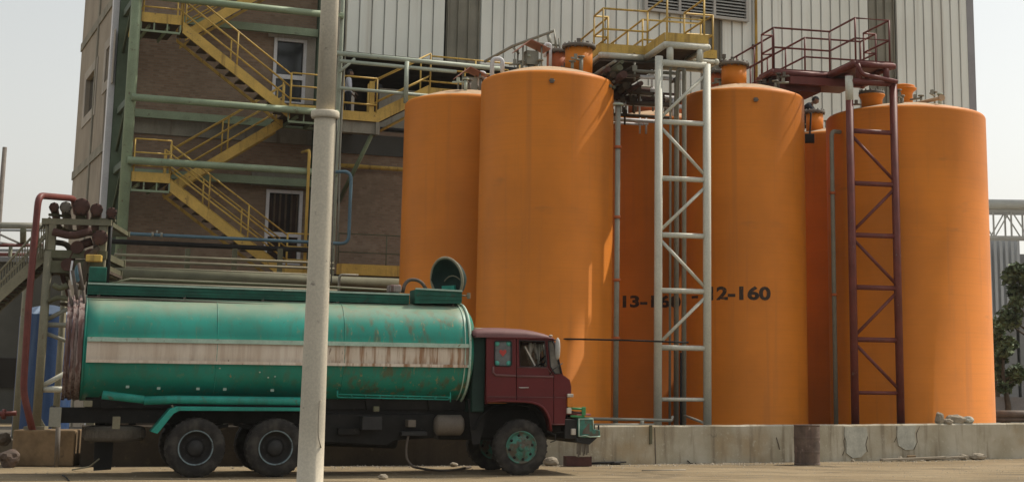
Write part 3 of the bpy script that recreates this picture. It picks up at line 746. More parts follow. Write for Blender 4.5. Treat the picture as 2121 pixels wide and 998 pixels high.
# two thin pipes on the wall right of the pole
for (x, y, m_, lab) in ((770, 347, 'yellow', 'ochre pipe clipped along the shaded wall above the blue bend'), (770, 266, 'black', 'dark pipe along the shaded wall under the walkway')):
    mb = MB(); z = FC.hit(x, y, .3)[1]; mb.tube([FC.P(sB + .2, .3, z), FC.P(sB + 8, .3, z)], .07, 8); o = build(mb, 'wall_pipe', M[m_]); tag(o, lab, 'pipe')

# ------------------------------------------------------------------ blue pipe in front of the stairs
OB = OF + .7
z = (hz(300, 484, OB) + hz(620, 502, OB)) / 2; s0 = FC.hit(228, 480, OB)[0]; s1 = FC.hit(722, 505, OB)[0]; zt = hz(727, 355, OB)
mb = MB(); mb.tube(bend([FC.P(s0, OB, z), FC.P(s1, OB, z), FC.P(s1, OB, zt), FC.P(s1 - .7, OB - .25, zt - .05)], .25), .05, 10)
bp = thing('blue_pipe', 'thin blue pipe crossing the stairs then turning up right of the pole', 'pipe', FC.P(s0, OB, z))
build(mb, 'pipe', M['bluepipe'], bp)
mb = MB(); s_ = FC.hit(325, 484, OB)[0]; mb.tube([FC.P(s_, OB, z), FC.P(s_, OB, z + .13)], .03, 8); mb.lathe([(.08, -.03), (.08, .03)], FC.P(s_ + .12, OB, z), 12, (Vector((0, 0, 1)), FC.n, FC.d)); mb.lathe([(.08, -.03), (.08, .03)], FC.P(s_ - .12, OB, z), 12, (Vector((0, 0, 1)), FC.n, FC.d)); build(mb, 'valve', M['greypipe'], bp)
mb = MB(); mb.tube([FC.P(s0, OB - .15, z - .22), FC.P(FC.hit(690, 510, OB)[0], OB - .15, z - .22)], .07, 8); o = build(mb, 'dark_pipe', M['chassis']); tag(o, 'dark pipe running just beneath the blue pipe behind the tanker', 'pipe')

# ------------------------------------------------------------------ pipe rack right behind the tanker
OR = 8.0
pr = thing('pipe_rack', 'rack of dusty olive pipes just above the back of the teal tanker', 'pipe rack', FC.P(FC.hit(245, 560, OR)[0], OR, SLZ))
sa = FC.hit(236, 540, OR)[0]; sb = FC.hit(840, 560, OR)[0]; sc = FC.hit(690, 560, OR)[0]
for (y, r_, m_, e, dz) in ((528, .036, 'oliverail', sc, 0), (540.5, .036, 'oliverail', sc, .1), (554, .04, 'oliverail', sc, -.12), (572, .2, 'olive', sb, .15), (590, .045, 'oliverail', sc, .5), (600, .13, 'chassis', sb, -.3)):
    z = FC.hit(260, y, OR)[1]
    mb = MB(); mb.tube([FC.P(sa, OR + dz, z), FC.P(e, OR + dz, z)], r_, 10); build(mb, 'pipe', M[m_], pr)
for x in (250, 392, 490, 585, 690):
    s_ = FC.hit(x, 540, OR)[0]; mb = MB(); mb.fbox(FC, s_ - .06, s_ + .06, OR - .35, OR - .25, SLZ, FC.hit(x, 513, OR)[1]); build(mb, 'post', M['olive'], pr)
s_ = FC.hit(688, 590, OR)[0]
mb = MB(); z0 = FC.hit(688, 640, OR)[1]; z1 = FC.hit(688, 572, OR)[1]; mb.tube(bend([FC.P(s_, OR + .7, z0), FC.P(s_, OR + .7, z1), FC.P(s_ + .5, OR + .7, z1)], .1), .035, 8); build(mb, 'bent_pipe', M['greypipe'], pr)
# dark low wall under the rack
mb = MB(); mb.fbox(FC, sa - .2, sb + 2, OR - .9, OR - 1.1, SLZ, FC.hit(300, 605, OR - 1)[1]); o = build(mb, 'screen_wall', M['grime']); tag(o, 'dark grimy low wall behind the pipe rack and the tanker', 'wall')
K = 1.055
at0 = at
at = lambda x, y, Y: at0(x, y, Y * K)
class SFrame(Frame):
    def P(self, s, off, z): return self.o + self.d * (s * K) + self.n * (off * K) + Vector((0, 0, z))
# ------------------------------------------------------------------ lettering helper
def letter_mesh(body, size=1.0, off=.03):
    cu = bpy.data.curves.new('lettering', 'FONT'); cu.body = body; cu.size = size; cu.offset = off; cu.resolution_u = 4
    ob = bpy.data.objects.new('lettering', cu); C.objects.link(ob)
    bpy.context.view_layer.update()
    dg = bpy.context.evaluated_depsgraph_get()
    me = bpy.data.meshes.new_from_object(ob.evaluated_get(dg)); bpy.data.objects.remove(ob); bpy.data.curves.remove(cu)
    vs = [v.co.copy() for v in me.vertices]; fs = [list(p.vertices) for p in me.polygons]
    bpy.data.meshes.remove(me)
    return vs, fs
def letters_on(body, fn, u0, u1, v0, v1, name, m, parent, off=.03):
    vs, fs = letter_mesh(body, 1.0, off)
    x0 = min(v.x for v in vs); x1 = max(v.x for v in vs); y0 = min(v.y for v in vs); y1 = max(v.y for v in vs)
    mb = MB(); mb.add([fn(u0 + (u1 - u0) * (v.x - x0) / (x1 - x0), v0 + (v1 - v0) * (v.y - y0) / (y1 - y0)) for v in vs], fs)
    return build(mb, name, m, parent, normals=False)

# ------------------------------------------------------------------ orange tanks
XY = lambda px, Y: ((px - PPX) / FPX * Y * K, Y * K)
def axes_to(cx, cy):
    """radial direction from the tank centre towards the viewer side"""
    d = Vector((-cx, -cy, 0)).normalized(); return d, Vector((-d.y, d.x, 0))
def tank(px, Y, r, ytop, label, m, group='orange storage tanks', dome_h=.37):
    cx, cy = XY(px, Y)
    z = at(px, ytop, Y - r).z; r *= K
    t = thing('storage_tank', label, 'tank', (cx, cy, SLZ), group)
    sh = .13
    prof = [(r + .05, SLZ - .02), (r + .05, SLZ + .06), (r, SLZ + .09), (r, z - sh)]
    for k in range(1, 6): a = k / 5 * pi / 2 * .78; prof.append((r - sh * (1 - cos(a)), z - sh + sh * sin(a)))
    rr, zz = prof[-1]
    mb = MB(); mb.lathe(prof, (cx, cy, 0), 96, caps=False); build(mb, 'shell', m, t)
    dm = MB(); dp = []
    for k in range(9):
        u = k / 8; dp.append(((rr) * (1 - u) + .001, zz + dome_h * sin(u * pi / 2) ** 1.0 * (1 - .12 * u) + .0))
    dm.lathe(dp, (cx, cy, 0), 72, caps=False); d = build(dm, 'dome', M['dome'], t)
    return t, cx, cy, z, r, zz + dome_h
def dome_z(T, x, y):
    t, cx, cy, z, r, zt = T; u = 1 - min(1, sqrt((x - cx) ** 2 + (y - cy) ** 2) / (r * .97)); return z - .03 + .35 * sin(u * pi / 2) * (1 - .12 * u)
def neck(T, px, Y, wpx, ytop, m, flange=True, flare=0.0, bolts=True, fl_m='flange', dark=False):
    t = T[0]; x, y = XY(px, Y); rr = wpx / 2 / FPX * Y * K; zt = at(px, ytop, Y).z; zb = dome_z(T, x, y) - .12
    mb = MB(); prof = [(rr, zb)]
    if flare: prof += [(rr, zt - .16), (rr * 1.08, zt - .10), (rr * (1 + flare), zt - .03), (rr * (1 + flare), zt)]
    else: prof += [(rr, zt)]
    mb.lathe(prof, (x, y, 0), 32); n = build(mb, 'manhole_neck', m, t)
    if flange:
        f = MB(); f.lathe([(rr * 1.22, zt + .002), (rr * 1.24, zt + .02), (rr * 1.24, zt + .07), (rr * 1.18, zt + .08), (rr * .5, zt + .12), (.02, zt + .13)], (x, y, 0), 32)
        if bolts:
            for k in range(14): a = 2 * pi * k / 14; f.tube([(x + rr * 1.12 * cos(a), y + rr * 1.12 * sin(a), zt - .03), (x + rr * 1.12 * cos(a), y + rr * 1.12 * sin(a), zt + .12)], .022, 6)
        build(f, 'lid', M[fl_m], n)
    return x, y, zt, rr
def gable(T, px, Y, ytop, w=.5, h=.26, L=.6):
    """sheet roof over the level gauge"""
    t = T[0]; x, y = XY(px, Y); z = at(px, ytop, Y).z; zb = dome_z(T, x, y) - .1
    X = Vector((.93, .36, 0)); Yv = Vector((-.36, .93, 0)); c = Vector((x, y, z))
    mb = MB()
    for sg in (-1, 1):
        p = [c - Yv * L / 2, c + Yv * L / 2, c + Yv * L / 2 + X * sg * w * (.6 if sg < 0 else 1.0) - Vector((0, 0, h * (1 if sg < 0 else .75))), c - Yv * L / 2 + X * sg * w * (.6 if sg < 0 else 1.0) - Vector((0, 0, h * (1 if sg < 0 else .75)))]
        mb.add(p + [q - Vector((0, 0, .02)) for q in p], [(0, 1, 2, 3), (7, 6, 5, 4), (0, 4, 5, 1), (2, 6, 7, 3), (1, 5, 6, 2), (0, 3, 7, 4)])
    g_ = build(mb, 'gauge_roof', M['redroof'], t)
    s = MB()
    for a, b in ((-.18, -.2), (.3, -.2), (.3, .2), (-.18, .2)): p = c + X * a + Yv * b; s.tube([(p.x, p.y, zb), (p.x, p.y, z - .15)], .025, 6)
    build(s, 'posts', M['greypipe'], g_)
    b = MB(); b.box(c + X * .1 - Vector((0, 0, .42)), (.3, .25, .34), (X, Yv, Vector((0, 0, 1)))); b.tube([c + X * .1 - Vector((0, 0, .6)), (c + X * .1).xy.to_3d() + Vector((0, 0, zb))], .09, 10)
    b.tube([c - X * .05 - Vector((0, 0, .3)), c + X * .34 - Yv * .1 - Vector((0, 0, .55))], .05, 8); build(b, 'level_gauge', M['greypipe'], t)
def vent(T, px0, px1, Y, yt, r_=.05, m='trimwhite'):
    t = T[0]; x0, y0 = XY(px0, Y); x1, y1 = XY(px1, Y); z = at(px0, yt, Y).z; zb = min(dome_z(T, x0, y0), dome_z(T, x1, y1)) - .1
    mb = MB(); mb.tube(bend([(x0, y0, zb), (x0, y0, z), (x1, y1, z), (x1, y1, z - .33)], .14), r_, 10)
    build(mb, 'vent_pipe', M[m], t)
def fittings(T, n, seed, rad=(.2, .8)):
    """small valves, stub pipes and cable on the crown"""
    rnd = random.Random(seed); t, cx, cy, z, r, zt = T
    for k in range(n):
        a = rnd.uniform(0, 2 * pi); q = r * rnd.uniform(*rad); x = cx + q * cos(a); y = cy + q * sin(a); zb = dome_z(T, x, y)
        mb = MB(); h = rnd.uniform(.15, .42); mb.tube([(x, y, zb - .05), (x, y, zb + h)], rnd.uniform(.025, .05), 8)
        mb.lathe([(.085, zb + h), (.085, zb + h + .03)], (x, y, 0), 12)
        if rnd.random() < .6: b = rnd.uniform(0, 6.28); mb.tube([(x, y, zb + h * .8), (x + .35 * cos(b), y + .35 * sin(b), zb + h * .8)], .028, 6); mb.box((x + .2 * cos(b), y + .2 * sin(b), zb + h * .8 + .06), (.08, .08, .12))
        build(mb, 'fitting', M[rnd.choice(['greypipe', 'palegreen', 'flange'])], t)
TA = tank(1132, 36.5, 139.5 / FPX * 36.5, 143, 'foremost orange tank, standing behind the maroon truck cab', M['orange'])
TB = tank(964, 39.1, 130.5 / FPX * 39.1, 192, 'orange tank farthest left, half hidden behind the one over the truck cab', M['orange_b'])
TC_ = tank(1543, 39.2, 128.5 / FPX * 39.2, 179, 'orange tank lettered 12-160 behind the right leg of the cream tower', M['orange'])
TD = tank(1359, 41.8, 122 / FPX * 41.8, 236, 'shaded orange tank lettered 13-160 seen through the cream tower', M['orange_b'])
TE = tank(1884, 40.3, 165 / FPX * 40.3, 215, 'widest orange tank, behind the maroon tower, with sunlit right side', M['orange_c'])
TF = tank(1752, 44.3, 137 / FPX * 44.3, 268, 'dark shaded orange tank in the gap left of the maroon tower', M['orange_b'])
def on_shell(T, px, py):
    """angle/height on a tank's shell at a pixel"""
    t, cx, cy, z, r, zt = T
    rr = ray(px, py); a = rr.x ** 2 + rr.y ** 2; b = 2 * (-(cx) * rr.x - cy * rr.y); c = cx * cx + cy * cy - r * r
    k = (-b - sqrt(b * b - 4 * a * c)) / (2 * a); q = CAM + rr * k
    return atan2(q.y - cy, q.x - cx), q.z
def shell_text(T, body, x0, x1, ytop, ybot):
    t, cx, cy, z, r, zt = T
    a0, zb = on_shell(T, x0, ybot); a1, z1 = on_shell(T, x1, ytop); 
    fn = lambda u, v: Vector((cx + (r + .006) * cos(u), cy + (r + .006) * sin(u), v))
    letters_on(body, fn, a0, a1, (zb), z1, 'lettering', M['ink'], t, .04)
zc = on_shell(TC_, 1543, 607)[1]
shell_text(TC_, '-', 1433, 1446, 612, 618)
shell_text(TC_, '12-160', 1470, 1596, 593, 622)
shell_text(TD, '13-160', 1290, 1410, 612, 637)
neck(TA, 1197, 36.4, 58, 101, M['orange'])
neck(TA, 1152, 37.2, 46, 112, M['redneck'])
neck(TC_, 1525, 39.0, 53, 138, M['orange'])
neck(TC_, 1488, 39.7, 42, 155, M['redneck'])
neck(TE, 1882, 40.4, 38, 184, M['orange_c'], fl_m='orange_c', flare=.45, bolts=False)
neck(TE, 1815, 39.4, 44, 197, M['orange_c'], fl_m='flange', flare=.25)
neck(TF, 1694, 43.4, 36, 236, M['orange_c'], fl_m='flange')
neck(TD, 1332, 41.6, 60, 206, M['redneck'])
neck(TD, 1400, 41.2, 36, 214, M['redneck'])
gable(TA, 1088, 36.2, 86)
gable(TB, 962, 39.2, 142)
vent(TA, 1014, 1036, 36.6, 122, .055); vent(TA, 1137, 1125, 36.9, 92, .04); vent(TB, 984, 1000, 39.6, 150, .04)
for i, T in enumerate((TA, TB, TC_, TD, TE, TF)): fittings(T, 9 if i in (0, 1, 3) else 6, 20 + i)
# valve bits on the two front manholes
for T, px, Y, yt in ((TA, 1205, 36.3, 96), (TC_, 1512, 38.9, 128)):
    x, y = XY(px, Y); z = at(px, yt, Y).z
    mb = MB(); mb.tube([(x - .35, y - .1, z), (x + .2, y, z)], .03, 8); mb.tube([(x - .1, y, z - .1), (x - .1, y, z + .12)], .03, 8); mb.box((x - .1, y, z + .14), (.1, .1, .1)); mb.box((x + .12, y, z + .06), (.08, .1, .12)); mb.tube([(x - .32, y - .1, z - .12), (x - .32, y - .1, z + .08)], .035, 8)
    build(mb, 'valve', M['flange'], T[0])
# small lifting lugs
for T, px, py in ((TA, 1143, 168), (TC_, 1565, 207)):
    a, z = on_shell(T, px, py); t, cx, cy, zz, r, zt = T; d = Vector((cos(a), sin(a), 0)); e = Vector((-sin(a), cos(a), 0))
    mb = MB(); mb.box(Vector((cx, cy, z)) + d * (r + .03), (.09, .05, .1), (e, d, Vector((0, 0, 1)))); mb.tube([Vector((cx, cy, z)) + d * (r + .05) - e * .07, Vector((cx, cy, z)) + d * (r + .05) + e * .07], .015, 6); build(mb, 'lifting_lug', M['flange'], t)
# overflow pipe lying over the rim of the wide tank
p0 = at(1893, 216, 39.8); p1 = at(1950, 203, 38.6)
mb = MB(); mb.tube([p0, p1], .05, 8); mb.lathe([(.085, -.02), (.085, .04)], p1, 12, (Vector((0, 0, 1)), (p1 - p0).normalized().cross(Vector((0, 0, 1))), (p1 - p0).normalized())); build(mb, 'overflow_pipe', M['dome'], TE[0])
q = at(1940, 232, 38.5); mb = MB(); mb.box(q, (.12, .12, .26)); build(mb, 'bracket', M['orange_c'], TE[0])
q = at(1677, 287, 42.4); mb = MB(); mb.box(q, (.26, .12, .26)); mb.tube([q, q + Vector((.05, 0, .75))], .03, 6); build(mb, 'level_box', M['black'], TF[0], bevel=.01)

# ------------------------------------------------------------------ access towers with T-shaped walkways on top
YAW = 15
def access_tower(name, label, px3, py3, Y, rungs, diags, leg_m, toe, lw=1.08, deck_m='grime'):
    P3 = at(px3, py3, Y); F = SFrame((P3.x, P3.y), YAW); zd = P3.z
    zt = zd - .40
    tw = thing(name, label, 'tower', F.P(.42, 0, SLZ), None)
    zr = lambda y: at(px3 + 40, y, Y).z
    for a in (-.15, 1.0):
        mb = MB(); mb.tube([F.P(a, 0, SLZ), F.P(a, 0, zt + (.1 if a < 0 else -.02))], .098, 14); mb.fbox(F, a - .16, a + .16, .16, -.16, SLZ, SLZ + .03); build(mb, 'leg', leg_m, tw)
    for i, y in enumerate(rungs):
        mb = MB(); r_ = .085 if i == 0 else (.062 if i < len(rungs) - 1 else .045); z = zr(y) if i else zt - .05
        mb.tube([F.P(-.13, 0, z), F.P(.98, 0, z)], r_, 12); build(mb, 'rung', leg_m, tw)
    for (y0, y1, sgn) in diags:
        z0, z1 = zr(y0), zr(y1)
        mb = MB(); mb.tube([F.P(-.13 if sgn > 0 else .98, 0, z0), F.P(.98 if sgn > 0 else -.13, 0, z1)], .04, 10); build(mb, 'brace', leg_m, tw)
    for a in (.12, .84):
        mb = MB(); mb.tube([F.P(a, -.02, zt - .02), F.P(a, -.02, zd)], .085, 12); build(mb, 'stub_post', leg_m, tw)
    return F, zd, tw
def walkway(name, label, F, zd, lw, rw, rail_m, beam_m, toe_m, depth=6.5, under='grime', rear0=-.75, rear1=.25):
    wk = thing(name, label, 'walkway', F.P(.5, 0, zd))
    outline = [(0, 0), (1.02, 0), (1.02, 1.5), (rw, 1.5), (rw, 2.55), (rear1, 2.55), (rear1, depth), (rear0, depth), (rear0, 2.55), (-lw, 2.55), (-lw, 1.58), (0, 1.58)]
    fn = lambda u, v, z: F.P(u, -v, z)
    mb = MB(); tri = tessellate_polygon([[Vector((a, b, 0)) for a, b in outline]]); n = len(outline)
    mb.v = [fn(a, b, zd + .12) for a, b in outline] + [fn(a, b, zd + .06) for a, b in outline]
    for k in tri: mb.f.append(list(k)); mb.f.append([n + i for i in reversed(k)]); mb.sm += [False, False]
    for i in range(n): j = (i + 1) % n; mb.f.append([i, j, n + j, n + i]); mb.sm.append(False)
    build(mb, 'deck', M[under], wk)
    mb = MB()
    for i in range(n):
        a = outline[i]; b = outline[(i + 1) % n]
        mb.tube([fn(*a, zd), fn(*b, zd)], .085 if i in (0, 10, 11) else .06, 10)
        mb.lathe([(.0001, -.085), (.06, -.06), (.085, 0), (.06, .06), (.0001, .085)], fn(*a, zd), 10)
    for k in range(3): mb.tube([fn(-lw + .2, 1.7 + k * .4, zd - .02), fn(rw - .2, 1.7 + k * .4, zd - .02)], .05, 8)
    build(mb, 'edge_beam', beam_m, wk)
    if toe_m:
        mb = MB()
        for i in range(n):
            a = outline[i]; b = outline[(i + 1) % n]; p = fn(*a, 0); q = fn(*b, 0); d = (q - p).normalized(); s = Vector((d.y, -d.x, 0))
            k = .003 * (i % 3)
            mb.add([p + s * e + Vector((0, 0, zd + .08 + h)) for e in (.0 + k, .025 + k) for h in (0, .22)] + [q + s * e + Vector((0, 0, zd + .08 + h)) for e in (.0 + k, .025 + k) for h in (0, .22)],
                   [(0, 1, 3, 2), (4, 6, 7, 5), (0, 4, 5, 1), (2, 3, 7, 6), (0, 2, 6, 4), (1, 5, 7, 3)])
        build(mb, 'toe_board', toe_m, wk)
    g_ = .06
    runs = [[(-lw + g_, 1.64), (g_, 1.64), (g_, g_), (.96, g_), (.96, 1.56), (rw - g_, 1.56), (rw - g_, 2.49), (rear1 - g_, 2.49), (rear1 - g_, depth)], [(-lw + g_, 1.64), (-lw + g_, 2.49), (rear0 + g_, 2.49), (rear0 + g_, depth)]]
    for r_ in runs:
        mb = MB(); railing(mb, [fn(a, b, zd + .12) for a, b in r_], 1.1, (1, .52), .027, 1.6); build(mb, 'guard_rail', rail_m, wk)
    return wk
RY = (128, 253, 370, 487, 602, 720, 827)
F1, Z1, T1 = access_tower('access_tower', 'cream ladder-braced steel tower in front of the tank lettered 13-160', 1378, 93, 35.7, RY, ((247, 150, 1), (262, 362, 1), (480, 383, 1), (495, 596, 1), (712, 612, 1)), M['cream'], True)
walkway('tower_walkway', 'yellow railed walkway platform on top of the cream tower', F1, Z1, 1.1, 1.75, M['yellow'], M['cream'], M['yellow'])
PY = (176, 272, 380, 487, 595, 703, 813)
F2, Z2, T2 = access_tower('access_tower', 'maroon ladder-braced steel tower in front of the widest orange tank', 1770, 133, 37.7, PY, ((280, 372, 1), (480, 388, 1), (495, 588, 1), (696, 603, 1), (711, 806, 1)), M['maroon'], False)
walkway('tower_walkway', 'maroon railed walkway platform on top of the maroon tower', F2, Z2, 1.5, 1.35, M['maroon'], M['maroon'], None, under='maroon', rear0=-1.2, rear1=-.2)
mb = MB(); mb.fbox(F2, -1.3, -.15, -1.75, -5.2, Z2 - .42, Z2 - .12); mb.fbox(F2, -1.1, .6, -1.4, -2.3, Z2 - .30, Z2 - .10); o = build(mb, 'drip_tray', M['maroon']); tag(o, 'dark maroon tray box slung under the maroon walkway', 'tray')
# bare primer sleeve near the top of the maroon tower's left leg, and the pipe hung under its deck
mb = MB(); mb.lathe([(.101, 0), (.101, .62)], F2.P(-.15, 0, Z2 - .95), 14); build(mb, 'primer_sleeve', M['cream'], T2)
mb = MB(); mb.tube(bend([F2.P(.02, .12, Z2 - .02), F2.P(.12, .12, Z2 - .28), F2.P(1.05, .12, Z2 - .42)], .12), .06, 10); build(mb, 'bent_pipe', M['maroon'], T2)
# bundle of dirty pipes and trays under the cream tower's walkway
ub = thing('pipe_bundle', 'bundle of grimy pipes and trays hung beneath the yellow walkway', 'pipes', F1.P(-.5, -2, Z1 - .9))
rnd = random.Random(5)
for k in range(14):
    a = rnd.uniform(-1.2, -.2); z = Z1 - rnd.uniform(.25, 1.0); b0 = rnd.uniform(.5, 1.4)
    mb = MB(); mb.tube([F1.P(a, -b0, z), F1.P(a + rnd.uniform(-.2, .2), -6.2, z + rnd.uniform(-.1, .1))], rnd.uniform(.04, .1), 8); build(mb, 'pipe', M[rnd.choice(['grime', 'rustpipe', 'greypipe', 'olive'])], ub)
for k in range(18):
    z = Z1 - rnd.uniform(.3, 1.3); b = rnd.uniform(.9, 4)
    mb = MB(); mb.tube([F1.P(rnd.uniform(-1.3, -.4), -b, z), F1.P(rnd.uniform(.2, 1.0), -b, z)], rnd.uniform(.03, .06), 8); 
    for j in range(2): a = rnd.uniform(-.8, .8); mb.box(F1.P(a, -b, z + .06), (.12, .1, .14)); mb.tube([F1.P(a, -b, z - .25), F1.P(a, -b, z + .2)], .03, 6)
    build(mb, 'cross_pipe', M[rnd.choice(['grime', 'rustpipe', 'greypipe', 'trimwhite'])], ub)
mb = MB(); mb.fbox(F1, -1.15, .4, -1.5, -4.5, Z1 - .16, Z1 - .12); mb.fbox(F1, -1.2, -.3, -1.0, -1.7, Z1 - .62, Z1 - .56); build(mb, 'cable_tray', M['grime'], ub)
p = at(1312, 193, 38.2); p1 = at(1412, 206, 38.6); mb = MB(); mb.tube([p, p1], .045, 8); build(mb, 'pipe', M['trimwhite'], ub)
# brown stair rail climbing from the gallery to the foremost tank
P = [at(1004, 128, 40.5), at(1062, 96, 39.6), at(1148, 64, 39.2), at(1152, 100, 39.1)]
mb = MB(); mb.tube(P, .04, 8); mb.tube([at(1135, 68, 39.3), at(1141, 100, 39.2)], .05, 8); mb.tube([at(1062, 97, 39.6), at(1075, 112, 39.6)], .035, 8); mb.tube([at(1100, 88, 39.4), at(1160, 95, 39.2)], .03, 8); mb.tube([at(1158, 80, 39.2), at(1160, 118, 39.2)], .025, 8)
o = build(mb, 'stair_rail', M['greypipe']); tag(o, 'bare brown handrail sloping up behind the foremost tank top', 'handrail')

# ------------------------------------------------------------------ stand pipes between the tanks
def standpipe(pts, r_, m, label, clamps=(), cap=False, group='stand pipes between the orange tanks'):
    t = thing('stand_pipe', label, 'pipe', (pts[0].x, pts[0].y, SLZ), group)
    mb = MB(); mb.tube(bend(pts, .16), r_, 12)
    build(mb, 'pipe', M[m], t)
    for z in clamps:
        c = MB(); c.lathe([(r_ + .025, -.035), (r_ + .025, .035)], (pts[0].x, pts[0].y, z), 12); build(c, 'clamp', M['redneck'], t)
    if cap:
        c = MB(); z = pts[-1].z; c.lathe([(r_ + .07, 0), (r_ + .07, .05), (r_ * .5, .06), (.01, .06)], (pts[-1].x, pts[-1].y, z), 14); build(c, 'flange', M['palegreen'], t)
    return t
def V(px, y0, y1, Y):
    a = at(px, y0, Y); b = at(px, y1, Y); x = XY(px, Y)[0]; return Vector((x, Y * K, SLZ)), Vector((x, Y * K, b.z))
a, b = V(1281, 880, 219, 35.6); standpipe([a, b], .062, 'greypipe', 'grey stand pipe with red clamps beside the foremost tank', (at(1281, 305, 35.6).z, at(1281, 450, 35.6).z, at(1281, 580, 35.6).z, at(1281, 700, 35.6).z), True)
a, b = V(1391, 880, 135, 36.7); standpipe([a, b, b + Vector((.12, .5, .05))], .03, 'greypipe', 'thinnest pipe inside the cream tower')
a, b = V(1404, 880, 165, 36.9); standpipe([a, b, b + Vector((-.08, .7, .1))], .062, 'greypipe', 'thick pipe between two thinner ones inside the cream tower')
a, b = V(1420, 880, 144, 36.6); standpipe([a, b + Vector((0, 0, 0)), b + Vector((-.15, .1, .02)), b + Vector((-.2, .15, -1.4))], .055, 'greypipe', 'hook topped pipe near the right leg of the cream tower')
a, b = V(1414, 880, 730, 36.4); standpipe([a, b], .03, 'chassis', 'short black pipe low inside the cream tower')
a, b = V(1729, 880, 272, 39.0); standpipe([a, b, b + Vector((.26, .25, .02))], .058, 'greypipe', 'pale elbow pipe left of the maroon tower', (at(1729, 400, 39).z, at(1729, 610, 39).z))
# floor pipes just behind the wall
hp = thing('floor_pipes', 'low pipes running along the top of the concrete wall between truck and cream tower', 'pipes', at(1300, 880, 34.4))
for (x0, y0, x1, y1, Y, r_) in ((1196, 866, 1392, 870, 34.6, .035), (1196, 879, 1355, 879, 34.4, .03)):
    mb = MB(); mb.tube([at(x0, y0, Y - .25), at(x1, y1, Y + .15)], r_, 8); build(mb, 'pipe', M['greypipe'], hp)
mb = MB(); q = at(1330, 870, 34.5); mb.tube([(q.x, q.y, SLZ), q], .045, 8); build(mb, 'upright', M['greypipe'], hp)
mb = MB(); mb.tube([at(1391, 871, 35.0), at(1393, 862, 35.1)], .03, 8); mb.tube([at(1418, 860, 35.6), at(1455, 874, 35.0)], .03, 8); build(mb, 'pipe', M['greypipe'], hp)
q0_ = at(1105, 700, 35.0); mb = MB(); mb.tube([q0_, (q0_.x, q0_.y, SLZ)], .03, 8); mb.tube([at(1100, 700, 35.0), at(1290, 704, 35.15), at(1426, 709, 35.3)], .02, 8); o = build(mb, 'long_rod', M['chassis']); tag(o, 'thin dark rod reaching from behind the truck cab to the cream tower', 'rod')

at = at0
# ------------------------------------------------------------------ the tanker truck
gf = gnd(1080, 984); gr = gnd(405, 989)
TY = math.degrees(atan2(gf.y - gr.y, gf.x - gr.x))
TF_ = Frame((gf.x, gf.y), TY)
tp = lambda px, py, v=0.0: TF_.hit(px, py, -v)          # pixel -> (u, h) on the plane v metres behind the near side
TP = lambda u, v, h: TF_.P(u, -v, h)
tfn = lambda u, h, v: TP(u, v, h)
tr = thing('tanker_truck', 'old teal tanker truck with maroon cab and rust streaked white band', 'truck', TP(-3, 1.2, 0))
WR = tp(1080, 869)[1] / 2 + .005
UR1 = tp(405, 930)[0]; UR2 = tp(571, 930)[0]; UF = tp(1080, 930)[0]
TW = 2.35                                             # overall width
AX = (TF_.d, Vector((0, 0, 1)), -TF_.n)               # wheel axes: Z along +v (away)
def tyre_mesh(w):
    R = WR
    mb = MB(); n = 56
    prof = [(R * .56, .03), (R * .60, .012), (R * .72, .0), (R * .86, .006), (R * .93, .022), (R * .975, .04), (R, .055), (R, w - .055), (R * .975, w - .04), (R * .86, w - .006), (R * .72, w), (R * .6, w - .012), (R * .56, w - .03)]
    mb.lathe(prof, (0, 0, 0), n, AX, caps=False)
    # tread lugs
    for k in range(n):
        if k % 2: continue
        a = 2 * pi * (k + .5) / n; X = AX[0] * cos(a) + AX[1] * sin(a); T = -AX[0] * sin(a) + AX[1] * cos(a)
        for z0, z1 in ((.03, w * .42), (w * .58, w - .03)):
            mb.box(X * (R - .004) + AX[2] * ((z0 + z1) / 2), (.024, .038, z1 - z0), (X, T, AX[2]))
    return mb
def shift(mb, p):
    mb.v = [q + p for q in mb.v]; return mb
def front_wheel(u, v, near):
    c = TP(u, v, WR)
    wl = build(shift(tyre_mesh(.27), c), 'wheel', M['tyre'], tr)
    R = WR; rm = MB()
    rm.lathe([(R * .57, .02), (R * .59, .0), (R * .55, .005), (R * .52, .035), (R * .47, .05), (R * .40, .03), (R * .30, .0), (R * .22, -.01), (.001, -.012)], c, 40, AX, caps=False)
    r_ = build(rm, 'rim', M['rimteal'], wl)
    h = MB()
    for k in range(8):
        a = 2 * pi * k / 8 + .2; p = c + (AX[0] * cos(a) + AX[1] * sin(a)) * R * .43
        h.lathe([(.001, 0), (.027, 0), (.027, .03)], p + AX[2] * .026, 10, AX)
    build(h, 'holes', M['chassis'], r_)
    b = MB()
    for k in range(8): a = 2 * pi * (k + .5) / 8; p = c + (AX[0] * cos(a) + AX[1] * sin(a)) * R * .29; b.lathe([(.016, -.03), (.016, .02)], p, 6, AX)
    b.lathe([(R * .15, .0), (R * .14, -.05), (R * .06, -.065), (.001, -.066)], c, 20, AX); build(b, 'hub', M['rimteal'], wl)
    return wl
def rear_wheel(u, v, rim=True):
    c = TP(u, v, WR)
    wl = build(shift(tyre_mesh(.25), c), 'wheel', M['tyre'], tr)
    if rim:
        R = WR; rm = MB()
        rm.lathe([(R * .58, .015), (R * .595, -.004), (R * .565, .0), (R * .545, .02)], c, 44, AX, caps=False); rg = build(rm, 'rim', M['rimring'], wl)
        ds = MB(); ds.lathe([(R * .545, .02), (R * .52, .12), (R * .44, .16), (R * .3, .165), (R * .27, .1), (R * .24, .06), (.001, .055)], c, 40, AX, caps=False)
        for k in range(8): a = 2 * pi * k / 8; p = c + (AX[0] * cos(a) + AX[1] * sin(a)) * R * .36; ds.lathe([(.018, .1), (.018, .17)], p, 6, AX)
        build(ds, 'hub', M['rimdark'], wl)
    return wl
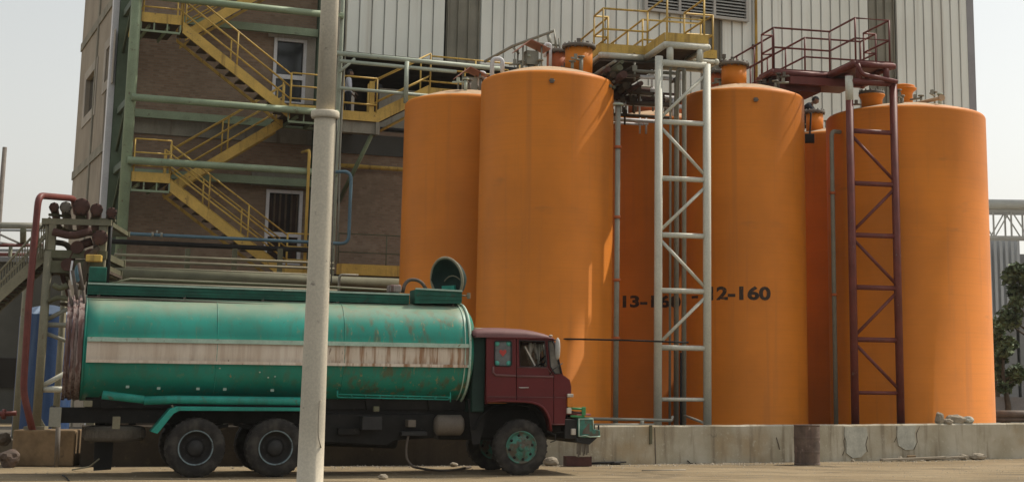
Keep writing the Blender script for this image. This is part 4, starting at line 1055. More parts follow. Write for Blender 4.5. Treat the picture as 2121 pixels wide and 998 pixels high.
fw = front_wheel(UF, .0, True); dup(fw, tr, TP(UF, TW - .27, 0) - TP(UF, 0, 0))
rw = rear_wheel(UR1, 0)
for (u, v) in ((UR1, .27), (UR1, TW - .52), (UR1, TW - .25), (UR2, 0), (UR2, .27), (UR2, TW - .52), (UR2, TW - .25)):
    dup(rw, tr, TP(u, v, 0) - TP(UR1, 0, 0))
for u in (UR1, UR2, UF):
    mb = MB(); mb.tube([TP(u, .15, WR), TP(u, TW - .15, WR)], .09, 10)
    if u != UF: mb.lathe([(.001, -.2), (.14, -.16), (.2, 0), (.14, .16), (.001, .2)], TP(u, TW / 2, WR), 16, AX)
    build(mb, 'axle', M['chassis'], tr)
# --- tank barrel
VC = TW / 2; RV = TW / 2 - .03
tu0 = tp(172, 720, .25)[0]; tu1 = tp(968, 730, .25)[0]
zt = (tp(560, 619, .75)[1]); zb = tp(560, 832, VC * .8)[1]
zc = (zt + zb) / 2; RH = (zt - zb) / 2
def ell(a, u, k=1.0, q=2.35):
    """superellipse section; a = 0 faces the camera"""
    c_, s_ = cos(a), sin(a)
    return TP(u, VC - RV * k * math.copysign(abs(c_) ** (2 / q), c_), zc + RH * k * math.copysign(abs(s_) ** (2 / q), s_))
def barrel(us, ks, a0=0, a1=2 * pi, n=64, k0=1.0, cap=True):
    mb = MB(); full = abs(a1 - a0 - 2 * pi) < 1e-6; m = n if full else n + 1
    for u, k in zip(us, ks):
        for j in range(m): mb.v.append(ell(a0 + (a1 - a0) * j / n, u, k * k0))
    for i in range(len(us) - 1):
        for j in range(n):
            q = (j + 1) % m; mb.f.append([i * m + j, i * m + q, (i + 1) * m + q, (i + 1) * m + j]); mb.sm.append(True)
    if full and cap:
        mb.f.append(list(range(m))); mb.f.append([(len(us) - 1) * m + j for j in range(m)]); mb.sm += [False, False]
    return mb
nb = 26
us = [tu0 + (tu1 - tu0) * i / nb for i in range(nb + 1)]
ks = [1 + .004 * noise.noise(Vector((u * 1.1, 2, 0))) for u in us]
tk = build(barrel(us + [tu1 + .05, tu1 + .14, tu1 + .2], ks + [.97, .85, .55]), 'tank', M['teal'], tr)
for u in (tu0 + .02, tu0 + (tu1 - tu0) * .33, tu0 + (tu1 - tu0) * .66):
    mb = MB(); mb.tube([ell(2 * pi * j / 64, u, 1.002) for j in range(65)], .008, 5, caps=False); build(mb, 'weld_seam', M['teal'], tk)
mb = MB(); mb.tube([ell(2 * pi * j / 72, tu1 + .0, 1.012) for j in range(73)], .024, 8, caps=False); mb.tube([ell(2 * pi * j / 72, tu1 - .09, 1.004) for j in range(73)], .012, 6, caps=False); build(mb, 'end_ring', M['tealpale'], tk)
# white band with ledges
def ang(y, x=560):
    h = tp(x, y, .06)[1]; s_ = max(-1, min(1, (h - zc) / RH)); return asin(math.copysign(abs(s_) ** (2.35 / 2), s_))
aT = ang(709); aB = ang(752)
st_ = barrel([tu0 + .06, tu1 - .02], [1.006, 1.006], aB, aT, 10, cap=False); band = build(st_, 'white_band', M['stripe'], tk)
for a, m_, w_ in ((aT, 'tealpale', .05), (aB, 'stripe', .035)):
    mb = MB(); p0 = ell(a, tu0 + .06, 1.01); p1 = ell(a, tu1 - .06, 1.01); m5 = 24
    pts = [p0.lerp(p1, i / m5) + Vector((0, 0, .006 * noise.noise(Vector((i * .7, 1, 0))))) for i in range(m5 + 1)]
    for i in range(m5): mb.bar(pts[i], pts[i + 1] + (pts[i + 1] - pts[i]) * .02, .10, w_ * 1.5)
    build(mb, 'ledge', M[m_], tk)
    mb = MB(); mb.bar(ell(a, tu1 - .15, 1.012), ell(a, tu1 - .02, 1.02), .05, w_ * 1.3); build(mb, 'bracket', M['tealpale'], tk)
# rear skirt with peeling paint
mb = MB(); rs = tp(134, 720, .3)[0]
for j in range(44):
    a = -1.15 + 2.45 * j / 43 
    k = 1.0 + .018 * random.random(); p = ell(a, 0, k)
    d = .10 * random.random()
# the skirt is a stack of battered flat rings with a ragged edge
mb = MB(); nr = 7; rnd = random.Random(8)
for q in range(nr):
    ua = rs + (tu0 + .04 - rs) * q / nr; ub = rs + (tu0 + .04 - rs) * (q + .93) / nr; k0_ = 1.0 - .035 * rnd.random()
    n5 = 90; b = len(mb.v)
    for j in range(n5):
        a = 2 * pi * j / n5; k = k0_ + .012 * noise.noise(Vector((q * 3.1, a * 2.2, 0))); jag = .014 * noise.noise(Vector((q * 2.7, a * 5, 4)))
        for u, kk in ((ua + jag, k - .03), (ua + jag, k), (ub + jag * .6, k), (ub + jag * .6, k - .03)): mb.v.append(ell(a, u, kk))
    for j in range(n5):
        c_ = b + j * 4; d_ = b + ((j + 1) % n5) * 4
        for e in range(3): mb.f.append([c_ + e, d_ + e, d_ + e + 1, c_ + e + 1]); mb.sm.append(False)
build(mb, 'rear_skirt', M['peel'], tr)
build(barrel([rs + .12, rs + .2, tu0], [.8, .95, .97]), 'rear_end', M['grime'], tr)
mb = MB()
for (x0, y0, x1, y1) in ((143, 600, 150, 640), (150, 560, 160, 620), (163, 545, 172, 600), (172, 590, 178, 660)): mb.tube([TP(*((tp(x0, y0, .5)[0], .5)), tp(x0, y0, .5)[1]), TP(tp(x1, y1, .4)[0], .4, tp(x1, y1, .4)[1])], .03, 6)
build(mb, 'torn_hose', M['hose'], tr)
# small weld lugs low on the barrel and grab lug at the band
for (x, y) in ((265, 800), (330, 803), (412, 804), (468, 805), (567, 807), (455, 762), (538, 770), (556, 781), (570, 779)):
    a = ang(y, x); p = ell(a, tp(x, y, .1)[0], 1.005); mb = MB(); sz = .05 if y > 790 else .022
    mb.box(p, (sz * 1.2, .03, sz), (TF_.d, -TF_.n, Vector((0, 0, 1)))); build(mb, 'lug', M['tealpale'], tk)
# catwalk on top
v1 = .72
def cw_(x0, x1, yt0, yb0, yt1, yb1, name, m_, v=v1, d=.05, slabs=3):
    a0 = tp(x0, yt0, v); b0 = tp(x0, yb0, v); a1 = tp(x1, yt1, v); b1 = tp(x1, yb1, v)
    mb = MB(); mb.prism(tfn, [(a0[0], b0[1]), (a1[0], b1[1]), (a1[0], a1[1]), (a0[0], a0[1])], v, v + .55)
    for k in range(1, slabs):
        t = k / slabs
        mb.prism(tfn, [(a0[0], b0[1] + (a0[1] - b0[1]) * t - .012), (a1[0], b1[1] + (a1[1] - b1[1]) * t - .012), (a1[0], b1[1] + (a1[1] - b1[1]) * t + .012), (a0[0], b0[1] + (a0[1] - b0[1]) * t + .012)], v - .02, v - .001)
    c = build(mb, name, m_, tr)
    mb = MB(); mb.bar(TP(a0[0], v, a0[1] + .012), TP(a1[0], v, a1[1] + .012), .07, .03); build(mb, 'top_edge', M['tealpale'], c)
    return c
cwk = cw_(182, 848, 588, 609, 611, 629, 'catwalk', M['tealdark'])
cw_(861, 957, 599, 628, 604, 628, 'manhole_box', M['tealdark'], .62)
for x, y0, y1 in ((205, 606, 620), (383, 610, 622), (545, 616, 628), (700, 622, 634), (940, 628, 642)):
    u, h0 = tp(x, y0, v1); h1 = tp(x, y1 + 8, v1)[1]; mb = MB(); mb.bar(TP(u, v1 + .03, h0), TP(u, v1 + .03, h1 - .08), .05, .05); build(mb, 'catwalk_foot', M['hose'], cwk)
a0 = tp(180, 612, .55); a1 = tp(860, 640, .55); mb = MB(); mb.tube([TP(a0[0], .56, a0[1] - .02), TP((a0[0] + a1[0]) / 2, .56, (a0[1] + a1[1]) / 2 - .03), TP(a1[0], .56, a1[1] - .02)], .018, 6); build(mb, 'rail', M['hose'], cwk)
a0 = tp(270, 577, 1.5); a1 = tp(690, 594, 1.5); mb = MB(); mb.tube([TP(a0[0] - .4, 1.5, a0[1] - .12), TP(a0[0], 1.5, a0[1]), TP(a1[0], 1.5, a1[1]), TP(a1[0] + 1.2, 1.5, a1[1] - .03)], .02, 6); build(mb, 'rail', M['oliverail'], cwk)
u0, h0 = tp(183, 583, 1.0); u1, h1 = tp(222, 553, 1.0); mb = MB(); mb.prism(tfn, [(u0, h0), (u1, h0), (u1, h1), (u0, h1)], 1.0, 1.5); build(mb, 'rear_locker', M['tealdark'], tr, bevel=.02)
u0, h0 = tp(806, 606, 1.0); u1, h1 = tp(830, 590, 1.0); mb = MB(); mb.prism(tfn, [(u0, h0), (u1, h0), (u1, h1), (u0, h1)], .9, 1.3); build(mb, 'hatch_cover', M['peel'], tr, bevel=.03)
pts = [TP(tp(x, y, 1.1)[0], 1.1, tp(x, y, 1.1)[1]) for x, y in ((834, 606), (838, 588), (848, 579), (862, 579), (874, 585), (884, 601))]
mb = MB(); mb.tube(bend(pts, .08), .035, 8); o = build(mb, 'top_hose', M['hose'], tr)
# open manhole lid, standing on edge
uc, hc = tp(926, 578, 1.25); c = TP(uc, 1.25, hc)
nz_ = (-TF_.d * .80 + TF_.n * .52 - Vector((0, 0, .16))).normalized(); X_ = nz_.cross(Vector((0, 0, 1))).normalized(); Y_ = X_.cross(nz_)
mb = MB(); RL = .41
mb.lathe([(RL, .03), (RL * 1.03, .0), (RL, -.05), (RL * .85, -.18), (RL * .5, -.27), (.001, -.29)], c, 36, (X_, Y_, nz_), caps=False)
mb.lathe([(RL, .03), (RL * .9, .01), (RL * .82, -.13), (RL * .45, -.21), (.001, -.23)], c, 36, (X_, Y_, nz_), caps=False)
for p_ in mb.v: p_ += nz_ * (.03 * noise.noise(p_ * 5)) + Y_ * (.025 * noise.noise(p_ * 4 + Vector((5, 0, 0))))
lid = build(mb, 'manhole_lid', M['tealblack'], tr)
mb = MB(); mb.tube([c + X_ * (RL * 1.02 * cos(2 * pi * j / 40)) + Y_ * (RL * 1.02 * sin(2 * pi * j / 40)) + nz_ * .01 for j in range(41)], .028, 6, caps=False)
mb.tube([c + X_ * (-RL * .55 + RL * 1.1 * j / 10) + Y_ * (.05 - .1 * ((j - 5) / 5) ** 2) + nz_ * (-.15) for j in range(11)], .012, 6); build(mb, 'rim', M['oliverail'], lid)
mb = MB(); mb.box(c - Y_ * .22 - nz_ * .03, (.34, .18, .05), (X_, Y_, nz_)); build(mb, 'hinge_plate', M['teal2'], lid)
# bracket and small lamp at the front end of the catwalk
u0, h0 = tp(958, 612, .8); mb = MB(); mb.tube([TP(u0 - .05, .8, h0), TP(u0 + .1, .8, h0)], .015, 6); mb.box(TP(u0 + .12, .8, h0), (.06, .06, .11)); build(mb, 'lamp', M['oliverail'], tr)
u0, h0 = tp(968, 679, .3); u1 = tp(1010, 682, .3)[0]; mb = MB(); mb.tube([TP(u0, .3, h0), TP(u1, .3, h0 - .02)], .022, 6); build(mb, 'air_line', M['oliverail'], tr)
# hose carrier pipes, mudguard, ladder rail under the barrel
def tt(x, y, v): u, h = tp(x, y, v); return TP(u, v, h)
mb = MB(); mb.tube([tt(212, 817, .1), tt(298, 827, .12)], .075, 12, r2=.07); build(mb, 'hose_carrier', M['teal2'], tr)
mb = MB(); mb.tube([tt(298, 829, .12), tt(360, 827, .1), tt(648, 831, .1)], .075, 12); build(mb, 'hose_carrier', M['teal2'], tr)
prof = [tp(x, y, 0) for x, y in ((312, 893), (352, 846), (366, 841), (652, 844), (652, 851), (372, 850), (360, 856), (350, 868), (326, 898))]
mb = MB(); mb.prism(tfn, prof, .0, .62); build(mb, 'mudguard', M['teal2'], tr, bevel=.008)
mb = MB(); mb.bar(tt(356, 838, .1), tt(362, 852, .1), .03, .03); build(mb, 'stay', M['oliverail'], tr)
mb = MB(); pa, pb = tt(698, 816, .22), tt(932, 822, .22); pc, pd = tt(700, 822, .22), tt(928, 827, .22)
mb.tube([pa, pb], .014, 6); mb.tube([pc, pd], .014, 6)
for i in range(9): t = i / 8; mb.bar(pa.lerp(pb, t), pc.lerp(pd, t), .05, .015)
mb.tube([tt(933, 812, .22), tt(933, 832, .22)], .014, 6); mb.tube([tt(699, 808, .25), tt(699, 822, .22)], .016, 6); build(mb, 'ladder_rail', M['teal2'], tr)
# chassis
u0 = tp(105, 870, .8)[0]; u1 = tp(1185, 880, .8)[0]
for v in (.72, TW - .80):
    mb = MB(); mb.prism(tfn, [(u0, .92), (u1, .92), (u1, 1.18), (u0, 1.18)], v, v + .09); build(mb, 'chassis_rail', M['chassis'], tr)
for u in [u0 + .05, u0 + 1.6, UR1, UR2, UR2 + 1.4, UR2 + 2.6, UF - 1.0, UF + .6]:
    mb = MB(); mb.prism(tfn, [(u, .95), (u + .12, .95), (u + .12, 1.15), (u, 1.15)], .815, TW - .805); build(mb, 'cross_member', M['chassis'], tr)
for k in range(6):
    u = tu0 + .5 + k * (tu1 - tu0 - 1.0) / 5; mb = MB(); mb.prism(tfn, [(u - .12, 1.18), (u + .12, 1.18), (u + .2, zb + .28), (u - .2, zb + .28)], .6, TW - .6); build(mb, 'saddle', M['chassis'], tr)
mb = MB(); mb.prism(tfn, [(tu0 + .1, 1.185), (tu1 + .15, 1.185), (tu1 + .1, zb + .16), (tu0 + .1, zb + .16)], .66, TW - .66); build(mb, 'subframe', M['chassis'], tr)
mb = MB(); mb.prism(tfn, [(UR2 + .75, .60), (UR2 + 2.1, .52), (UR2 + 2.3, .62), (UR2 + 3.0, .66), (UR2 + 3.0, 1.1), (UR2 + .7, 1.1)], .62, .70); build(mb, 'side_tray', M['chassis'], tr, bevel=.02)
mb = MB(); mb.tube([TP(UR2 + .4, VC, .8), TP(UF - 1.2, VC, .85)], .06, 10); build(mb, 'drive_shaft', M['chassis'], tr)
mb = MB(); mb.prism(tfn, [(UF - 1.4, .62), (UF + .35, .62), (UF + .4, tp(1060, 836)[1]), (UF - 1.0, tp(1060, 836)[1]), (UF - 1.05, 1.2), (UF - 1.4, 1.15)], .85, TW - .85); build(mb, 'engine', M['chassis'], tr, bevel=.05)
for (u_, s_) in ((UR1, 0), (UR2, 0)):
    for v in (.62, TW - .7):
        mb = MB(); mb.prism(tfn, [(u_ - .6, .86), (u_, .72), (u_ + .6, .86), (u_ + .6, .92), (u_, .80), (u_ - .6, .92)], v, v + .08); build(mb, 'leaf_spring', M['chassis'], tr)
for (x0, y0, x1, y1, v, d, m_, nm) in ((750, 890, 792, 862, .25, .5, 'rimdark', 'battery_box'), (845, 884, 862, 869, .3, .3, 'flange', 'valve_box'), (774, 852, 786, 841, .2, .1, 'olive', 'bracket'), (700, 900, 745, 886, .5, .4, 'chassis', 'drain_valve'), (832, 902, 885, 893, .4, .3, 'rimdark', 'step'), (232, 888, 250, 862, .3, .1, 'oliverail', 'marker_plate'), (172, 842, 192, 829, .3, .2, 'oliverail', 'marker_plate'), (100, 884, 128, 843, .2, .12, 'greypipe', 'tail_lamp')):
    a = tp(x0, y0, v); b = tp(x1, y1, v); mb = MB(); mb.prism(tfn, [(a[0], a[1]), (b[0], a[1]), (b[0], b[1]), (a[0], b[1])], v, v + d); build(mb, nm, M[m_], tr, bevel=.012)
a = tp(903, 880, .25); b = tp(966, 880, .25); R_ = .19
mb = MB(); mb.lathe([(.001, 0), (R_ * .7, .02), (R_, .07), (R_, b[0] - a[0] - .07), (R_ * .7, b[0] - a[0] - .02), (.001, b[0] - a[0])], TP(a[0], .45, a[1]), 24, (Vector((0, 0, 1)), -TF_.n, TF_.d)); build(mb, 'air_tank', M['flange'], tr)
a = tp(820, 925, .5); 
mb = MB(); mb.prism(tfn, [(UR2 + 1.0, .5), (UR2 + 2.4, .45), (UR2 + 2.5, .95), (UR2 + .9, .95)], 1.1, 1.7); build(mb, 'discharge_pump', M['chassis'], tr, bevel=.05)
# spare wheel lying flat under the tail, mud flap
a = tp(172, 900, .55); b = tp(304, 900, .55); us_ = (a[0] + b[0]) / 2; hs = (tp(240, 917, .5)[1] + tp(240, 881, .5)[1]) / 2; Rs = (b[0] - a[0]) / 2
mb = MB(); mb.lathe([(Rs * .55, -.11), (Rs * .75, -.14), (Rs * .93, -.12), (Rs, -.05), (Rs, .05), (Rs * .93, .12), (Rs * .75, .14), (Rs * .55, .11)], TP(us_, 1.1, hs), 48, caps=False)
for k in range(48): an = 2 * pi * k / 48; X = Vector((cos(an), sin(an), 0)); mb.box(TP(us_, 1.1, hs) + X * (Rs - .002), (.02, .03, .13), (X, Vector((-sin(an), cos(an), 0)), Vector((0, 0, 1))))
sp = build(mb, 'spare_wheel', M['tyredust'], tr)
mb = MB(); mb.lathe([(Rs * .56, -.1), (Rs * .5, .0), (Rs * .3, .02), (.001, .02)], TP(us_, 1.1, hs), 32, caps=False); build(mb, 'rim', M['rimdark'], sp)
mb = MB(); mb.bar(TP(us_ - .2, 1.1, hs + .15), TP(us_ - .2, 1.1, 1.0), .1, .1); mb.bar(TP(us_ + .3, 1.1, hs + .15), TP(us_ + .3, 1.1, 1.0), .1, .1); build(mb, 'spare_carrier', M['chassis'], tr)
a = tp(196, 935, 1.7); b = tp(230, 974, 1.7)
mb = MB(); mb.prism(tfn, [(a[0], max(.02, b[1])), (b[0], max(.02, b[1]) + .02), (b[0] + .02, 1.0), (a[0] - .03, 1.0)], 1.7, 1.75); build(mb, 'mud_flap', M['black'], tr)
mb = MB(); mb.prism(tfn, [(u0 - .02, .85), (u0 + .06, .85), (u0 + .06, 1.2), (u0 - .02, 1.2)], .25, TW - .25); build(mb, 'rear_bar', M['chassis'], tr)

# --- cab
px = lambda L, v=0.0: [tp(x, y, v) for x, y in L]
rear_side = px([(1008, 834), (1008, 699), (1069.4, 700), (1069.4, 831.5), (1014, 829.5)])
q_hole = px([(1027, 706), (1058, 706), (1060, 709), (1060, 755), (1057, 758), (1027, 757), (1025, 754), (1025, 708)])
door = px([(1070.8, 832), (1070.8, 700), (1131, 701), (1136, 760), (1147, 777), (1147, 880), (1139, 880), (1137, 868), (1132, 855), (1124, 843), (1114, 836.5), (1100, 833), (1085, 832)])
d_hole = px([(1076, 705), (1128.5, 706), (1133, 757), (1131, 759.5), (1078, 758.5)])
corner = px([(1131.8, 701), (1147, 701), (1152, 712), (1167, 776), (1173, 780), (1181, 786), (1184, 800), (1184, 812), (1178, 842), (1172, 862), (1170, 880), (1148, 880), (1148, 776.5), (1137, 759.5)])
c_hole = px([(1136, 706), (1145, 706), (1149, 714), (1163, 773.5), (1150, 773.5), (1140.5, 759)])
TH_ = .045
V0, V1 = .02, TW - .02
def side(outer, holes, nm, par=None):
    mb = MB(); mb.panel(lambda u, h, w_: TP(u, V0 + w_, h), outer, holes, TH_); o = build(mb, nm, M['cab'], par or tr, bevel=.006)
    return o
cabo = side(rear_side, [q_hole], 'cab_body')
dr = side(door, [d_hole], 'door')
cr_ = side(corner, [c_hole], 'front_corner', cabo)
for outer, holes in ((rear_side, [q_hole]), (door, [d_hole]), (corner, [c_hole])):
    mb = MB(); mb.panel(lambda u, h, w_: TP(u, V1 - w_, h), outer, holes, TH_); build(mb, 'far_side', M['cab'], cabo)
def pane(hole_, nm, m_, par, v=.05, t=.008):
    mb = MB(); mb.prism(tfn, hole_, v, v + t); return build(mb, nm, m_, par)
qp = pane(q_hole, 'quarter_window', M['quarter'], cabo, .035)
hs_ = px([(1042.5, 738), (1035, 729), (1036, 724), (1040, 723.5), (1042.5, 727), (1045, 723.5), (1049, 724), (1050, 729)]); 
mb = MB(); mb.prism(tfn, hs_, .028, .034); build(mb, 'heart_sticker', M['heart'], qp)
for (x, y) in ((1030, 711), (1055, 711), (1030, 752), (1055, 752)):
    u, h = tp(x, y); mb = MB(); mb.lathe([(.001, 0), (.05, 0), (.05, .006)], TP(u, .027, h), 14, AX); build(mb, 'round_sticker', M['teallight'], qp)
pane(c_hole, 'vent_window', M['dustyglass'], cr_, .04)
# window rubber
for hole_, par in ((q_hole, cabo), (d_hole, dr), (c_hole, cr_)):
    mb = MB(); pts = [TP(u, V0 - .004, h) for u, h in hole_]; mb.tube(pts + [pts[0], pts[1]], .012, 6, caps=False); build(mb, 'window_seal', M['black'], par)
# roof: crowned shell lofted across the width
rp = [(982, 697), (980, 684), (990, 680.5), (1008, 679), (1040, 679), (1090, 682), (1115, 686), (1132, 690.5), (1144, 696), (1150, 702)]
def roof_row(v, k, dz):
    return [TP(u, v, h * 1.0 + dz - (1 - k) * (h - tp(1040, 700)[1])) for u, h in px(rp)]
rows = [(V0 - .03, .05, 0), (V0 - .028, .45, 0), (V0 + .03, .8, 0), (V0 + .12, .95, 0.0), (V0 + .4, 1, .02), (VC, 1, .03), (V1 - .4, 1, .02), (V1 - .12, .95, 0), (V1, .5, 0), (V1, .05, 0)]
mb = MB(); m = len(rp)
for v, k, dz in rows: mb.v += roof_row(v, k, dz)
for i in range(len(rows) - 1):
    for j in range(m - 1): mb.f.append([i * m + j, i * m + j + 1, (i + 1) * m + j + 1, (i + 1) * m + j]); mb.sm.append(True)
mb.f.append([i * m for i in range(len(rows))]); mb.sm.append(False); mb.f.append([i * m + m - 1 for i in range(len(rows))][::-1]); mb.sm.append(False)
rf = build(mb, 'cab_roof', M['cabroof'], cabo)
u, h = tp(1142, 696); mb = MB(); mb.lathe([(.001, .03), (.035, .02), (.04, 0)], TP(u, V0 + .02, h), 10, (TF_.d, -TF_.n, Vector((0, 0, 1)))); build(mb, 'marker_lamp', M['ivory'], rf)
# front: lower face, windscreen frame, windscreen
fr = px([(1167, 777), (1173, 780), (1181, 786), (1184, 800), (1184, 812), (1178, 842), (1172, 862), (1170, 880)])
mb = MB(); a = [TP(u, V0 + TH_ + .002, h) for u, h in fr]; b = [TP(u, V1 - TH_ - .002, h) for u, h in fr]; mb.add(a + b, [(i, i + 1, len(a) + i + 1, len(a) + i) for i in range(len(a) - 1)], False); build(mb, 'front_face', M['cab'], cabo)
ws = px([(1147, 703), (1152, 712), (1167, 776)])
(ua, ha), (ub, hb), (uc2, hc2) = ws
mb = MB(); mb.prism(lambda v, t, w_: TP(ua + (uc2 - ua) * t + w_, v, ha + (hc2 - ha) * t), [(V0 + .08, .08), (V1 - .08, .08), (V1 - .08, .97), (V0 + .08, .97)], .0, .008); build(mb, 'windscreen', M['glass'], cabo)
mb = MB(); mb.panel(lambda v, t, w_: TP(ua + (uc2 - ua) * t + w_ - .02, v, ha + (hc2 - ha) * t), [(V0 + TH_ + .003, 0), (V1 - TH_ - .003, 0), (V1 - TH_ - .003, 1.02), (V0 + TH_ + .003, 1.02)], [[(V0 + .1, .09), (VC - .03, .09), (VC - .03, .95), (V0 + .1, .95)], [(VC + .03, .09), (V1 - .1, .09), (V1 - .1, .95), (VC + .03, .95)]], .018); build(mb, 'windscreen_frame', M['cab'], cabo)
# back wall, dark box behind the cab, floor
br = px([(1008, 836), (1008, 700)])
mb = MB(); mb.prism(tfn, [(br[0][0], br[0][1]), (br[0][0] + .04, br[0][1]), (br[0][0] + .04, br[1][1]), (br[0][0], br[1][1])], V0 + TH_, V1 - TH_); build(mb, 'back_wall', M['cab'], cabo)
a = tp(976, 700, .3); 
mb = MB(); mb.prism(tfn, [(a[0], 1.15), (br[0][0] - .003, 1.15), (br[0][0] - .003, tp(1000, 683, .3)[1]), (a[0], tp(980, 686, .3)[1])], .14, V1 - .2); build(mb, 'sleeper_box', M['tealblack'], tr, bevel=.03)
fl = tp(1060, 834)[1]; fu = tp(1168, 878)
mb = MB(); mb.prism(tfn, [(br[0][0] + .045, fl), (tp(1130, 834)[0], fl), (tp(1130, 834)[0], fl + .04), (br[0][0] + .045, fl + .04)], V0 + TH_ + .003, V1 - TH_ - .003); mb.prism(tfn, [(tp(1150, 868)[0], tp(1150, 868)[1]), (fu[0], tp(1150, 868)[1]), (fu[0], fl), (tp(1150, 868)[0], fl)], V0 + TH_ + .003, V1 - TH_ - .003); build(mb, 'cab_floor', M['chassis'], cabo)
# interior
def seat(v):
    u, h = tp(1068, 790); mb = MB(); mb.prism(tfn, [(u - .25, fl + .3), (u + .35, fl + .3), (u + .38, fl + .46), (u - .2, fl + .44)], v, v + .5); mb.prism(tfn, [(u - .34, fl + .40), (u - .2, fl + .44), (u - .3, fl + 1.05), (u - .44, fl + 1.03)], v + .02, v + .48); return build(mb, 'seat', M['seat'], cabo, bevel=.04)
seat(.25); seat(1.4)
u, h = tp(1140, 760); mb = MB(); mb.prism(tfn, [(u - .2, fl + .3), (u + .25, fl + .3), (u + .2, h - .02), (u - .02, h + .03), (u - .2, h - .06)], V0 + .1, V1 - .1); build(mb, 'dashboard', M['chassis'], cabo, bevel=.02)
cS = tt(1120, 752, .5); ax_ = (TF_.d * -.75 + Vector((0, 0, .66))).normalized(); X1 = ax_.cross(TF_.n).normalized(); Y1 = ax_.cross(X1)
mb = MB(); mb.tube([cS + X1 * .22 * cos(2 * pi * j / 24) + Y1 * .22 * sin(2 * pi * j / 24) for j in range(25)], .016, 6, caps=False)
for j in range(3): an = 2 * pi * j / 3 + .5; mb.tube([cS, cS + X1 * .22 * cos(an) + Y1 * .22 * sin(an)], .012, 6)
mb.tube([cS, cS - ax_ * .5], .025, 8); build(mb, 'steering_wheel', M['black'], cabo)
# ornaments hung inside: a pale strap and tassels
mb = MB(); mb.bar(tt(1086, 717, .2), tt(1107, 757, .2), .11, .03); build(mb, 'pale_strap', M['ivory'], cabo)
mb = MB(); rnd = random.Random(3)
for k in range(8):
    x = 1098 + k * 4.2; y0 = 708 + rnd.random() * 6; L = 14 + rnd.random() * 34
    mb.tube([tt(x, y0, .3 + .07 * k), tt(x + rnd.uniform(-3, 3), y0 + L, .3 + .07 * k)], rnd.uniform(.02, .05), 6, r2=.03)
build(mb, 'tassels', M['ivory'], cabo)
mb = MB(); mb.prism(tfn, px([(1066, 700), (1122, 703), (1126, 764), (1066, 764)], 2.2), 2.2, 2.23); build(mb, 'far_curtain', M['seat'], cabo)
# trims
def strip(L, r_, m_, nm, par, v=V0 - .008):
    mb = MB(); mb.tube([TP(u, v, h) for u, h in px(L)], r_, 6); return build(mb, nm, m_, par)
strip([(1022, 758), (1022, 771), (1027, 776.5), (1069, 778)], .022, M['cabroof'], 'crease_highlight', cabo)  # paler strips paint the sunlit highlight along the dusty creased belt
strip([(1071.5, 778.5), (1146.5, 780)], .022, M['cabroof'], 'crease_highlight', dr)
strip([(1071.5, 760.5), (1134, 761.5), (1143, 776)], .010, M['cabroof'], 'sill', dr)
strip([(1010, 821), (1069, 821.5)], .007, M['cabroof'], 'trim', cabo); strip([(1071.5, 821.5), (1146.5, 822.5)], .007, M['cabroof'], 'trim', dr); strip([(1149, 822.5), (1172, 823)], .007, M['cabroof'], 'trim', cr_)
strip([(1010, 699), (1069, 699.5), (1131, 700.5), (1146, 700.5)], .016, M['cab'], 'gutter', rf, V0 - .02)
strip([(1075, 801.5), (1078, 802.5), (1095, 802)], .012, M['chrome'], 'handle', dr, V0 - .02)
strip([(1140, 878), (1169, 878)], .012, M['cabroof'], 'lip', cr_)
arch = [(1008, 831), (1040, 829.5), (1085, 831), (1101, 833), (1114, 837), (1124, 844), (1132, 855.5), (1137, 868), (1140, 892)]
mb = MB(); A = px(arch); n_ = len(A)
mb.add([TP(u, v, h) for v in (-.06, .02, .30) for u, h in A] , [(r_ * n_ + i, r_ * n_ + i + 1, (r_ + 1) * n_ + i + 1, (r_ + 1) * n_ + i) for r_ in range(2) for i in range(n_ - 1)], False)
mb.tube([TP(u, -.06, h) for u, h in A], .022, 8); build(mb, 'wheel_arch', M['cab'], cabo)
ar2 = [(985, 890), (1000, 862), (1018, 845), (1040, 838), (1080, 838), (1108, 843), (1124, 856), (1132, 875), (1136, 905)]
mb = MB(); A = px(ar2); n_ = len(A); mb.add([TP(u, v, h) for v in (.05, .5) for u, h in A], [(i, i + 1, n_ + i + 1, n_ + i) for i in range(n_ - 1)]); build(mb, 'inner_guard', M['chassis'], cabo)
mb = MB(); mb.prism(tfn, px([(975, 825), (1010, 834), (1010, 875), (1000, 920), (985, 920)]), .25, .29); build(mb, 'splash_plate', M['chassis'], tr)
# mirror, wiper, lamps
mb = MB(); c = tt(1155, 722, -.18); mb.lathe([(.001, -.04), (.045, -.03), (.055, 0), (.045, .03), (.001, .04)], c, 18, (TF_.n * 1.6, Vector((0, 0, 3.9)), TF_.d)); mr = build(mb, 'mirror', M['louvre'], cr_)
mb = MB(); mb.tube([tt(1148, 704, 0), tt(1153, 704, -.15), tt(1156, 740, -.15), tt(1163, 772, 0)], .012, 6); build(mb, 'arm', M['black'], mr)
mb = MB(); mb.tube([tt(1138, 776, -.03), tt(1147, 764, -.05), tt(1165, 752, -.02)], .010, 6); build(mb, 'wiper', M['black'], cr_)
def bx(x0, y0, x1, y1, v0_, v1_, nm, m_, par=None, bev=.01):
    a = tp(x0, y0); b = tp(x1, y1); mb = MB(); mb.prism(tfn, [(a[0], b[1]), (b[0], b[1]), (b[0], a[1]), (a[0], a[1])], v0_, v1_); return build(mb, nm, m_, par or tr, bevel=bev)
bx(1175, 815, 1187, 822, -.03, .12, 'indicator', M['ivory']); bx(1175, 822.5, 1186, 842, -.03, .12, 'indicator', M['amber'])
bx(1174, 844, 1183, 856, -.03, .1, 'side_lamp', M['ivory'])
